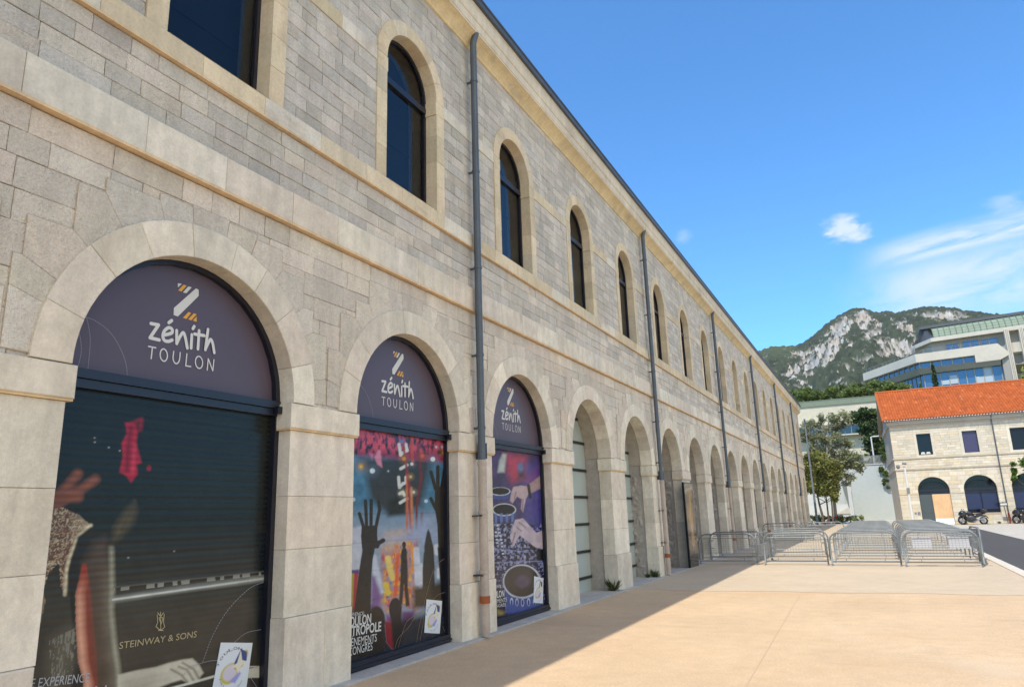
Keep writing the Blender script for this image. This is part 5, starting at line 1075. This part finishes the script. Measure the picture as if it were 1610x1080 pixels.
for (x0, x1, y0, y1) in ((838, 925, 432, 480), (955, 1060, 405, 462), (1075, 1185, 395, 440), (1325, 1450, 375, 470), (1372, 1470, 500, 575), (1480, 1560, 355, 410), (1500, 1600, 490, 560), (1590, 1690, 350, 410)):
    a = U0 + du_ * ((x0 - 735) / 5.963 * 186 / 1137 * 1.02); b = U0 + du_ * ((x1 - 735) / 5.963 * 186 / 1137 * 1.02); h = (y1 - y0) / 5.963 * 186 / 1137; zc = lev((x0 + x1) / 2, (y0 + y1) / 2, a.y + 1.7)
    mb = MB(); o_ = Vector((0, 1.72, 0)); mb.add([((a + o_).x, (a + o_).y, zc - h / 2), ((b + o_).x, (b + o_).y, zc - h / 2), ((b + o_).x, (b + o_).y, zc + h / 2), ((a + o_).x, (a + o_).y, zc + h / 2)], [(0, 1, 2, 3)]); w = mb.build('window', SKYG, mod)
    mb = MB(); n = max(2, int((b - a).length / 1.5))
    for i in range(n + 1): p = a + (b - a) * (i / n); mb.box((p.x - .06, p.y + 1.6, zc - h / 2), (p.x + .06, p.y + 1.71, zc + h / 2))
    mb.tube([(a.x, a.y + 1.65, zc - h / 2), (b.x, b.y + 1.65, zc - h / 2)], .09, 4); mb.build('window_frame', MCD, w)
# barrel roof in copper with ribs
hB = lev(735, 278, 189) - z2; mb = MB(); n = 9; S0 = U0 + du_ * .6; S1 = UR; nseg = int((S1 - S0).length / 1.15)
mrib = MB()
def bar(t): return (.25 + 3.8 * (1 - math.cos(t)) , hB * math.sin(t))
for i in range(nseg):
    a = S0 + du_ * (i * 1.15); b = S0 + du_ * ((i + 1) * 1.15 - .03)
    for j in range(n):
        d0, h0 = bar(math.pi / 2 * j / n); d1, h1 = bar(math.pi / 2 * (j + 1) / n)
        mb.add([(a.x, a.y + d0, z2 + h0), (b.x, b.y + d0, z2 + h0), (b.x, b.y + d1, z2 + h1), (a.x, a.y + d1, z2 + h1)], [(0, 1, 2, 3)])
    pts = [(a.x, a.y + bar(math.pi / 2 * j / n)[0] - .08, z2 + bar(math.pi / 2 * j / n)[1] + .05) for j in range(n + 1)]; mrib.tube(pts, .08, 4)
_cr = mb.build('copper_barrel_roof', COP, mod); mrib.tube([(S0.x, S0.y + .2, z2 + 1.4), (S1.x, S1.y + .2, z2 + 1.4)], .05, 4); mrib.build('roof_ribs', mat('weathered_copper', (.15, .19, .135), .6), _cr)
mb = MB(); T0 = S0 + Vector((0, 4.05, 0)); T1_ = S1 + Vector((0, 4.05, 0)); zr = z2 + hB
mb.add([(UL.x, UL.y + .5, z2), (S0.x, S0.y + .25, z2), (T0.x - 1.5, T0.y, zr + .3), (T0.x - 2.0, T0.y + 6, zr), (UL.x + 1, UL.y + 8, z2)], [(0, 1, 2), (0, 2, 3, 4)]); 
for i in range(14):
    t = i / 13; a = UL.lerp(S0, t); b = Vector((T0.x - 2.2 + t * 1.2, T0.y, 0)); mb.tube([(a.x, a.y + .35, z2 + .05), (b.x, b.y, zr + .25)], .06, 4)
mb.prism([(T0.x - 2.2, T0.y - .8), (T1_.x, T1_.y - .8), (T1_.x, T1_.y + 9), (T0.x - 2.2, T0.y + 9)], zr + .1, zr + .75); mb.build('dark_roof_cap', DKM, mod)
for (xa, xb) in ((1432, 1470), (1572, 1610)):               # tall twin fins
    mb = MB()
    for k in range(3):
        Pt = on_y(*Q(xa + k * 14, 330), 183.5); mb.box((Pt.x - .16, 183.0, 19), (Pt.x + .16, 184.4, z2b + .3))
    mb.build('concrete_fins', MC, mod)
P = on_y(*Q(1536, 450), 184.5); mb = MB(); mb.tube([(P.x, 185.5, P.z - 1.5), (P.x, 185.5, P.z - 1.2), (P.x, 185.5, P.z + .9)], 1.9, 20, rs=[1.3, 1.9, 1.9]); mb.build('round_balcony', MC, mod)
mb = MB(); p = offs(.5)[2]; mb.prism([(p.x + .2, p.y), (p.x + 1.3, p.y - .3), (p.x + 1.6, p.y + 8), (p.x + .2, p.y + 8)], 19, zs + 1.2); mb.build('concrete_buttress', MCD, mod)

# ================================================================== TREES AND PLANTS
LEAF = mat('leaves', attr=True, rough=.75, spec=.25); _t = LEAF.node_tree; _p = _t.nodes['Principled BSDF']; _tr = _t.nodes.new('ShaderNodeBsdfTranslucent'); _mx = _t.nodes.new('ShaderNodeMixShader'); _mx.inputs[0].default_value = .38
_t.links.new(_p.inputs['Base Color'].links[0].from_socket, _tr.inputs[0]); _t.links.new(_p.outputs[0], _mx.inputs[1]); _t.links.new(_tr.outputs[0], _mx.inputs[2]); _t.links.new(_mx.outputs[0], _t.nodes['Material Output'].inputs[0])
BARK = mat('bark', (.13, .095, .07), .9, var=((3, .2), (20, .2)), bump=((20, .6, .02),)); PBARK = mat('pale_bark', (.34, .30, .25), .85, var=((2, .2),))
def leaves(blobs, n, size, pal, clumps=14, tight=.30, aspect=.6, seed=1):
    """blobs: (x,y,z,rx,ry,rz). Returns an MB with many small leaf faces gathered in clumps."""
    r = np.random.default_rng(seed); B_ = np.array(blobs, float); vol = (B_[:, 3] * B_[:, 4] * B_[:, 5]) ** .75; cnt = np.maximum(1, (n * vol / vol.sum()).astype(int))
    P = []; T = []
    for b, k in zip(B_, cnt):
        m = max(3, int(clumps * (b[3] + b[5]) / 2)); d = r.normal(size=(m, 3)); d /= np.linalg.norm(d, axis=1)[:, None]; rad = r.uniform(.35, 1, (m, 1)) ** .5
        cc = b[:3] + d * rad * b[3:6]; tn = r.uniform(.72, 1.3, m); i = r.integers(0, m, k); g = r.normal(size=(k, 3)) * tight * b[3:6]
        P.append(cc[i] + g * .75); T.append(tn[i])
    P = np.concatenate(P); T = np.concatenate(T); k = len(P)
    a = r.normal(size=(k, 3)); a /= np.linalg.norm(a, axis=1)[:, None]; b = np.cross(a, r.normal(size=(k, 3))); b /= np.linalg.norm(b, axis=1)[:, None]
    s = size * r.uniform(.6, 1.4, (k, 1)); V = np.stack([P - a * s, P - b * s * aspect, P + a * s, P + b * s * aspect], 1).reshape(-1, 3)
    pc = np.array(pal)[r.integers(0, len(pal), k)] * T[:, None] * r.uniform(.8, 1.2, (k, 1)); mb = MB(); mb.v = [tuple(v) for v in V]; mb.c = [tuple(c) for c in np.repeat(pc, 4, 0)]; mb.f = [(4 * i, 4 * i + 1, 4 * i + 2, 4 * i + 3) for i in range(k)]; mb.m = [0] * k
    return mb
def tree(name, label, cat, base, trunks, blobs, n, size, pal, bark=BARK, seed=1, group=None, clumps=5, tight=.25, r0=.16):
    t = thing(name, label, cat, base, group); bb = [(base[0] + b[0], base[1] + b[1], base[2] + b[2], b[3], b[4], b[5]) for b in blobs]
    mb = MB()
    for (pts, r) in trunks:
        P = [(base[0] + p[0], base[1] + p[1], base[2] + p[2]) for p in pts]; k = len(P); mb.tube(P, r, 8, rs=[r * (1 - .7 * i / (k - 1)) for i in range(k)])
        top = P[-1]
        for b in bb:
            src = min(P[1:], key=lambda q: abs(q[2] - (b[2] - b[5] * .6))); mid = ((src[0] + b[0]) / 2, (src[1] + b[1]) / 2, (src[2] + b[2]) / 2 - .15)
            if math.dist(src, b[:3]) < 5: mb.tube([src, mid, b[:3]], r * .3, 5, rs=[r * .38, r * .26, r * .1])
    mb.build('trunk', bark, t); leaves(bb, n, size, pal, clumps, tight, seed=seed).build('crown', LEAF, t); return t
def crownblobs(w, h, z0, n, seed, rr=(.25, .42), dep=.9):
    r = random.Random(seed); out = []
    for i in range(n):
        t = r.random(); z_ = z0 + h * t; lim = w * math.sqrt(max(.05, 1 - (2 * t - 1) ** 2 * .8)); q = r.uniform(*rr) * w; out.append((r.uniform(-1, 1) * (lim - q * .6), r.uniform(-dep, dep) * (lim - q * .5), z_, q, q, q * .8))
    return out
EUC = [(.28, .31, .16), (.34, .35, .20), (.22, .26, .12), (.34, .32, .20)]; PIN = [(.14, .19, .055), (.18, .24, .065), (.11, .15, .045), (.21, .26, .08)]; DRK = [(.055, .085, .035), (.07, .105, .04), (.045, .07, .03)]; LIT = [(.11, .19, .035), (.15, .24, .05), (.09, .15, .03)]; OLV = [(.24, .26, .07), (.30, .31, .09), (.18, .20, .06), (.33, .32, .11)]
tree('eucalyptus_tree', 'tall sparse grey-green eucalyptus with pale trunk rising behind the round tree', 'tree', (-4.6, 93.5, 0), [([(0, 0, 0), (.1, 0, 4), (-.1, .1, 7.5), (.3, 0, 10.5), (.8, 0, 12.4)], .20), ([(.05, 0, 3.4), (.9, 0, 5.5), (1.8, .1, 7.4)], .11), ([(0, 0, 5), (-1.0, .2, 8), (-1.9, .1, 10)], .10)],
     [(1.6, 0, 12.3, 1.0, .9, .9), (.9, .3, 11.2, .9, .8, .7), (2.4, .1, 11.6, .7, .6, .6), (-1.5, 0, 11.5, .9, .9, .7), (-.6, .3, 12.0, .7, .7, .6), (-2.2, 0, 10.3, .8, .8, .8), (-.9, 0, 10.2, .9, .8, .8), (.6, 0, 9.6, 1.0, .9, .8), (1.9, 0, 9.2, .9, .8, .7), (-1.9, .2, 8.7, 1.0, .9, .9), (-.2, .2, 8.2, 1.1, 1, .8), (1.5, 0, 7.6, 1.0, .9, .9), (2.6, 0, 6.9, .9, .8, .8), (3.1, 0, 6.0, .7, .7, .7), (1.5, .2, 6.1, .9, .9, .9), (.7, 0, 7.0, .9, .9, .8), (2.0, 0, 4.9, .6, .6, .7), (-1.2, 0, 7.0, 1.1, 1, .9)], 10500, .14, EUC, PBARK, 3, clumps=7, tight=.36)
tree('round_tree', 'round olive-green tree with several thin trunks beside the far building corner', 'tree', (-5.7, 91, 0), [([(0, 0, 0), (-.3, 0, 2.2), (-.5, 0, 4.5)], .17), ([(.45, .2, 0), (.5, 0, 2.4), (.5, 0, 4.8)], .12), ([(.9, 0, 0), (1.0, .1, 2.4), (.9, 0, 4.2)], .11)],
     [(-.8, 0, 6.9, 1.0, .9, .8), (.3, .1, 7.1, 1.0, .9, .8), (-1.5, 0, 5.8, .9, .9, .8), (1.2, 0, 6.2, .9, .9, .8), (0, -.3, 5.8, 1.1, 1, .9), (-1.0, 0, 4.7, 1.0, .9, .8), (.9, 0, 4.9, 1.0, .9, .8), (1.6, 0, 4.1, .7, .7, .7), (-1.4, .1, 3.9, .7, .7, .6), (.1, 0, 3.9, .9, .8, .6), (1.3, 0, 3.2, .6, .6, .5), (-.3, -.2, 7.5, .7, .7, .5)], 20000, .13, OLV, BARK, 5, clumps=10, tight=.42)
tree('dark_pine', 'dark green pine on the terrace between the cream building and the tiled roof', 'tree', (.3, 124, 7), [([(0, 0, 0), (.2, 0, 3), (0, 0, 6), (-.4, 0, 8.3)], .22)],
     [(-1.3, 0, 8.7, 1.0, 1, .7), (-.3, 0, 9.0, .9, .9, .6), (.8, 0, 8.2, 1.0, 1, .8), (-1.4, 0, 7.6, 1.0, 1, .6), (-.1, 0, 7.2, 1.1, 1, .7), (1.5, 0, 6.8, 1.1, 1, .8), (-.4, 0, 5.9, 1.1, 1, .8), (1.2, 0, 5.3, 1.3, 1.1, .8), (2.4, 0, 5.6, 1.0, 1, .8), (.2, 0, 4.4, 1.3, 1.1, .8), (2.2, 0, 3.9, 1.4, 1.1, .9), (.6, 0, 3.0, 1.4, 1.1, .8), (2.9, 0, 2.6, 1.2, 1.1, .9), (1.6, 0, 1.8, 1.4, 1.1, .8)], 16000, .20, DRK + PIN[:1], BARK, 7, clumps=8, tight=.34, r0=.2)
for i, (x, y, z_, w, lab) in enumerate(((-2.6, 121, 6.9, 1.3, 'bright green bush left of the dark pine above the wall'), (-.6, 118, 6.9, 1.2, 'bright green bush under the dark pine'), (-4.6, 122, 6.9, 1.4, 'green bush behind the eucalyptus foliage on the terrace'), (4.0, 113, 7.1, .9, 'small yellow-green shrub by the corner of the tiled building'))):
    tree('green_bush', lab, 'bush', (x, y, z_), [([(0, 0, 0), (0, 0, 1.0), (.1, 0, 1.8)], .06)], crownblobs(w, 1.8, .5, 8, 20 + i, (.35, .55)), 4000, .14, LIT, BARK, 30 + i, group='bushes on the terrace', clumps=8)
t_ = tree('corner_shrub', 'loose green shrub hanging beside the left corner of the tiled building', 'shrub', (1.5, 109.6, 3.6), [([(0, 0, 5), (.1, 0, 4), (.0, 0, 3), (-.2, 0, 1)], .05)], [(.2, 0, 5.4, .6, .4, .9), (.3, 0, 4.3, .6, .4, .9), (0, 0, 3.0, .7, .4, .8), (-.3, 0, 1.9, .7, .4, .7), (-.2, 0, 1.0, .5, .3, .5), (.3, 0, 6.3, .5, .4, .7)], 3500, .12, LIT[2:] + PIN, BARK, 41)
xs = [(-21, 157, 6.3), (-17.5, 153, 5.9), (-13.8, 158, 6.6), (-10.4, 153, 6.0), (-6.9, 157, 6.5), (-3.6, 152, 5.7), (-.6, 156, 6.2), (2.6, 153, 5.9), (5.9, 157, 5.6)]
ordp = ['leftmost', 'second', 'third', 'fourth', 'fifth', 'sixth', 'seventh', 'eighth', 'rightmost']
for i, (x, y, h) in enumerate(xs):
    b = crownblobs(2.7, 1.9, h - 2.6, 15, 60 + i, (.24, .36)) + crownblobs(2.2, 1.4, h - 4.6, 7, 80 + i, (.3, .42))
    tree('stone_pine', '%s%s of the row of round-topped green pines above the cream building' % (ordp[i], '' if i in (0, 8) else ' from left'), 'tree', (x, y, 19.1), [([(0, 0, 0), (.3, 0, 2), (.1, 0, h - 1.5)], .18)], b, 5200, .22, PIN if i % 3 else PIN + LIT[2:], BARK, 90 + i, group='pines above the cream building', clumps=6, tight=.42)
for i, (px, ytop, ybot, Y, w, lab) in enumerate(((1465, 568, 607, 128, .62, 'tall slim dark cypress in front of the modern building'), (1446, 596, 612, 128, .5, 'short conifer tip left of the tall cypress'), (1552, 597, 606, 128, .9, 'small leafy treetop just above the orange ridge'), (1606, 578, 606, 128, 1.3, 'yellow-green treetop at the right edge above the orange ridge'))):
    T = on_y(px, ytop, Y); h = T.z - 7; n = 12
    bl = [(0, 0, h * (.25 + .73 * k / n), w * (1.15 - .95 * (k / n) ** 1.5), w * (1.15 - .95 * (k / n) ** 1.5), h * .06) for k in range(n)]
    tree('cypress_tree' if i < 2 else 'leafy_tree', lab, 'tree', (T.x, Y, 7), [([(0, 0, 0), (0, 0, h * .5), (0, 0, h * .95)], .15)], bl, 6000 if i == 0 else 3000, .16, DRK if i == 0 else (OLV if i == 3 else PIN), BARK, 110 + i, clumps=10, tight=.35)
tree('street_tree', 'bright green leafy branch tips at the right edge beside the tiled building', 'tree', (11.9, 74, 0), [([(0, 0, 0), (.1, 0, 2.5), (-.2, 0, 5)], .09)], [(-1.35, 0, 4.6, .45, .4, .45), (-1.2, 0, 3.7, .35, .35, .3), (.1, 0, 5.0, .9, .8, .8), (.6, 0, 4.0, .8, .8, .7)], 3000, .11, LIT, BARK, 130)
# hedge with red flowers, weeds
r = np.random.default_rng(5); pts = [(-9.4 + .42 * i, 93.5 + r.uniform(-.3, .3), .45, .42, .5, .42 + r.uniform(-.1, .15)) for i in range(19)]
hdg = thing('flower_hedge', 'low green hedge with a few red blossoms at the foot of the trees', 'hedge', (-5.5, 93.5, 0))
leaves(pts, 7000, .07, LIT + OLV, 14, .3, seed=4).build('foliage', LEAF, hdg); leaves([(-4.55, 93.1, .75, .30, .2, .14), (-4.1, 93.1, .66, .18, .2, .1), (-5.4, 93.1, .78, .2, .2, .1)], 160, .06, [(.62, .07, .04), (.7, .12, .05)], 8, .4, seed=6).build('blossoms', LEAF, hdg)
def weed(x, y, s, lab, n=90, pal=None):
    t = thing('weed_tuft', lab, 'weed', (x, y, .02), 'weeds growing at the foot of the walls'); mb = MB()
    for i in range(n):
        a = random.uniform(0, 6.28); l = s * random.uniform(.15, 1) ** 1.5; q = random.uniform(.1, 1.2) * s * .55; bx, by = x + math.cos(a) * q * .35, y + math.sin(a) * q * .35; tx, ty = bx + math.cos(a) * q, by + math.sin(a) * q; w = s * .035
        c_ = jit(random.choice(pal or [(.05, .085, .02), (.08, .12, .03), (.12, .13, .05)]), .2); mb.add([(bx - w * math.sin(a), by + w * math.cos(a), .02), (bx + w * math.sin(a), by - w * math.cos(a), .02), ((bx + tx) / 2 + w * 1.3 * math.sin(a), (by + ty) / 2 - w * math.cos(a), .02 + l * .65), (tx, ty, .02 + l), ((bx + tx) / 2 - w * 1.3 * math.sin(a), (by + ty) / 2 + w * math.cos(a), .02 + l * .65)], [(0, 1, 2, 3, 4)], c_)
    mb.build('blades', LEAF, t)
weed(XW - .12, bc(3) + HW - .05, .34, 'dark green weed clump against the pier after the first open arch'); weed(XW - .1, bc(4) + HW - .06, .26, 'green weeds at the foot of the pier after the second open arch'); weed(XW - .3, bc(4) + HW - .25, .16, 'small weed tuft inside the second open arch', 80)
dry = [(.22, .20, .10), (.16, .18, .07), (.28, .24, .14)]
for i, (u_, s) in enumerate(((4.9, .45), (8.9, .5), (9.5, .3), (7.6, .25))):
    p = FB(u_, 0, .35); weed(p[0], p[1], s, ('dry weeds at the foot of the cream wall left of the parked motorcycle', 'dry weeds at the base of the red drainpipe foot', 'low weeds right of the red drainpipe foot', 'low weeds under the blue arched window')[i], 160, dry)

# ================================================================== LAMP POSTS
for i, (px0, y0_, px1, y1_, Y, lab, arm) in enumerate(((1284.4, 816, 1264.7, 665.6, 88, 'tall slim grey lamp post at the far corner of the stone building', 0), (1375.4, 729, 1368.2, 686.5, 112, 'short white lamp post with side arm on top of the retaining wall', 1))):
    b = on_y(px0, y0_, Y); tp = on_y(px1, y1_, Y); z0_ = 0 if i == 0 else 7.1; t = thing('lamp_post', lab, 'street lamp', (b.x, Y, z0_)); mb = MB(); mb.tube([(b.x, Y, z0_), (b.x, Y, tp.z)], .1, 10, rs=[.13, .07] if i == 0 else [.1, .08]); 
    if arm: mb.tube([(b.x, Y, tp.z - .05), (b.x + .35, Y - .1, tp.z + .02)], .06, 8)
    mb.build('pole', WP if i else GALV, t); mb = MB()
    if arm: mb.box((b.x + .3, Y - .3, tp.z - .06), (b.x + 1.0, Y + .0, tp.z + .08))
    else: mb.tube([(b.x, Y, tp.z), (b.x, Y, tp.z + .5)], .11, 10); mb.box((b.x - .05, Y - .6, tp.z + .3), (b.x + .05, Y, tp.z + .38))
    mb.build('lamp_head', WP if i else GALV, t)
P = on_y(1308, 760, 96); t = thing('white_post', 'thin white post standing among the tree trunks', 'post', (-4.55, 96, 0)); mb = MB(); mb.tube([(-3.05, 102, 0), (-3.1, 102, 5.4)], .05, 8); mb.box((-3.16, 101.9, 5.3), (-2.9, 102.1, 5.5)); mb.build('post', WP, t)

# ================================================================== MOUNTAIN
sil = [(900, 640), (1060, 600), (1150, 566), (1195, 553), (1215, 546), (1250, 545.5), (1262, 541), (1275, 531), (1290, 519), (1303, 508), (1315, 500), (1325, 493), (1338, 487), (1350, 485.5), (1362, 487), (1372, 492), (1382, 493), (1395, 490.5), (1410, 494), (1425, 490), (1440, 486), (1455, 484), (1470, 483), (1485, 485), (1500, 485), (1515, 490), (1530, 491), (1550, 493), (1610, 500), (1700, 520), (1850, 560), (2100, 640)]
st = []; se = []
for px, py in sil: r_ = ray(px, py); st.append(r_.x / r_.y); se.append(r_.z / r_.y)
nc, nr_ = 900, 300
tt = np.linspace(-.30, .46, nc); ss = np.concatenate([np.linspace(0, 1, nr_ - 30), np.linspace(1.012, 1.4, 30)])
TT, SS = np.meshgrid(tt, ss); Yd = 950 + 1250 * SS; X = TT * Yd; elv = np.interp(TT, st, se)
Hr = 2200 * elv
shape = np.where(SS <= 1, .10 + .90 * np.clip(SS, 0, 1) ** 1.12, 1 - (SS - 1) * 1.2)
Z = Hr * shape
env = np.clip(SS * (1.0 - SS) * 4, 0, 1) * (SS <= 1); big = fbm(X / 260, Yd / 300, 4, 11) - .5; rid = 1 - np.abs(fbm(X / 90, Yd / 240, 4, 17) * 2 - 1)
Z = Z + env * (big * 90 + (rid - .6) * 46)
P = np.stack([X, Yd, Z + EYE], -1); pxx, pyy = project(P.reshape(-1, 3)); pxx = pxx.reshape(X.shape); pyy = pyy.reshape(X.shape)
V8 = lambda *q: [(1180 + a / 7.318, 480 + b / 7.318) for a, b in q]; V5 = lambda *q: [(1190 + a / 3.833, 460 + b / 3.833) for a, b in q]
mk = Paint(pxx, pyy, (0, 0, 0)); Wt = (255, 255, 255)
for q, so_, am in ((V8((1180, 40), (1330, 50), (1400, 130), (1520, 250), (1500, 360), (1350, 360), (1250, 260), (1190, 190)), 4, 1), (V8((860, 350), (980, 190), (1100, 110), (1220, 130), (1120, 330), (1000, 430)), 5, .85), (V8((540, 680), (600, 560), (700, 480), (860, 430), (1050, 350), (1070, 450), (950, 640), (800, 710), (640, 760)), 4, 1), (V8((380, 820), (440, 720), (540, 690), (600, 780), (450, 860)), 5, .95), (V5((715, 370), (750, 310), (830, 285), (900, 310), (985, 355), (900, 395), (780, 395)), 4, 1), (V5((960, 125), (1100, 112), (1240, 112), (1310, 150), (1160, 175), (1020, 165)), 4, .8), (V5((810, 160), (870, 185), (970, 240), (960, 290), (860, 240)), 6, .7), (V5((600, 190), (700, 230), (830, 290), (740, 330), (640, 290)), 8, .6), (V5((330, 560), (420, 520), (330, 600), (150, 520), (180, 470), (260, 500)), 8, .5), (V5((190, 360), (280, 340), (270, 390), (210, 400)), 4, .6), (V5((520, 440), (640, 340), (700, 400), (600, 470)), 8, .45)):
    mk.poly(q, Wt, so_, am)
n1 = fbm(X / 26, Z / 20 + Yd / 70, 5, 23); n2 = fbm(X / 7, Z / 6, 3, 29); n3 = fbm(X / 9, Z / 6 + Yd / 30, 4, 24); rock = np.clip((mk.c[..., 0] * .95 - .10 + (n1 - .5) * 1.5 + (n3 - .5) * 2.3 + (n2 - .5) * 1.2 - .42) * 7, 0, 1); rock = rock * (SS < 1.0)
fade = np.clip((pyy - np.interp(pxx, [a for a, _ in sil], [b for _, b in sil]) - 3) / 4, 0, 1); rock *= fade
vb = fbm(X / 6, Yd / 9, 3, 37); rb_ = np.abs(fbm(X / 13, Z / 15, 4, 41) * 2 - 1)
Z2 = Z + (1 - rock) * (vb - .3) * 13 * (SS > .02) + rock * (rb_ - .35) * 34; Y2 = Yd - rock * (fbm(X / 9, Z / 9, 3, 43) - .5) * 26
P = np.stack([X, Y2, Z2 + EYE], -1)
rc = np.array((.38, .36, .325)) * (.5 + .9 * fbm(X / 12, Z / 22, 4, 51))[..., None]; rc = np.where((fbm(X / 60, Z / 40, 3, 53) > .62)[..., None], rc * np.array((1.0, .93, .84)), rc)
vc = np.array((.040, .050, .027)) * (.35 + 1.3 * fbm(X / 12, Yd / 20, 4, 57))[..., None]; far = np.clip((1262 - pxx) / 20, 0, 1) * np.clip((575 - pyy) / 25, 0, 1)
vc = vc * (1 - far[..., None] * .5) + np.array((.085, .105, .05)) * far[..., None] * .5
Cm = vc * (1 - rock[..., None]) + rc * rock[..., None]
tag(grid_mesh('mountain', P, Cm, mat('rock_and_scrub', attr=True, rough=.95, spec=.1), None, False), kind='structure')
xx2, yy2 = np.meshgrid(np.linspace(-900, 1100, 60), np.linspace(200, 1100, 50)); zz2 = 12 + (yy2 - 200) * .045 + (fbm(xx2 / 120, yy2 / 120, 4, 61) - .5) * 30 * np.clip((yy2 - 230) / 300, 0, 1)
tag(grid_mesh('hillside', np.stack([xx2, yy2, zz2], -1), np.ones(xx2.shape + (3,)) * np.array((.07, .09, .04)), mat('wooded_slope', attr=True, rough=.95, var=((.02, .3), (.2, .3))), None), kind='structure')

# ================================================================== AIR
mb = MB(); mb.box((-1500, -120, -1.0), (1700, 2900, 760)); hz = mb.build('haze', bpy.data.materials.new('haze_air')); tag(hz, kind='stuff')
hm = hz.data.materials[0]; hm.use_nodes = True; ht = hm.node_tree; ht.nodes.clear(); ho = ht.nodes.new('ShaderNodeOutputMaterial'); hv = ht.nodes.new('ShaderNodeVolumePrincipled')
hv.inputs['Color'].default_value = (.82, .90, 1, 1); hv.inputs['Density'].default_value = .000032; ht.links.new(hv.outputs[0], ho.inputs['Volume'])
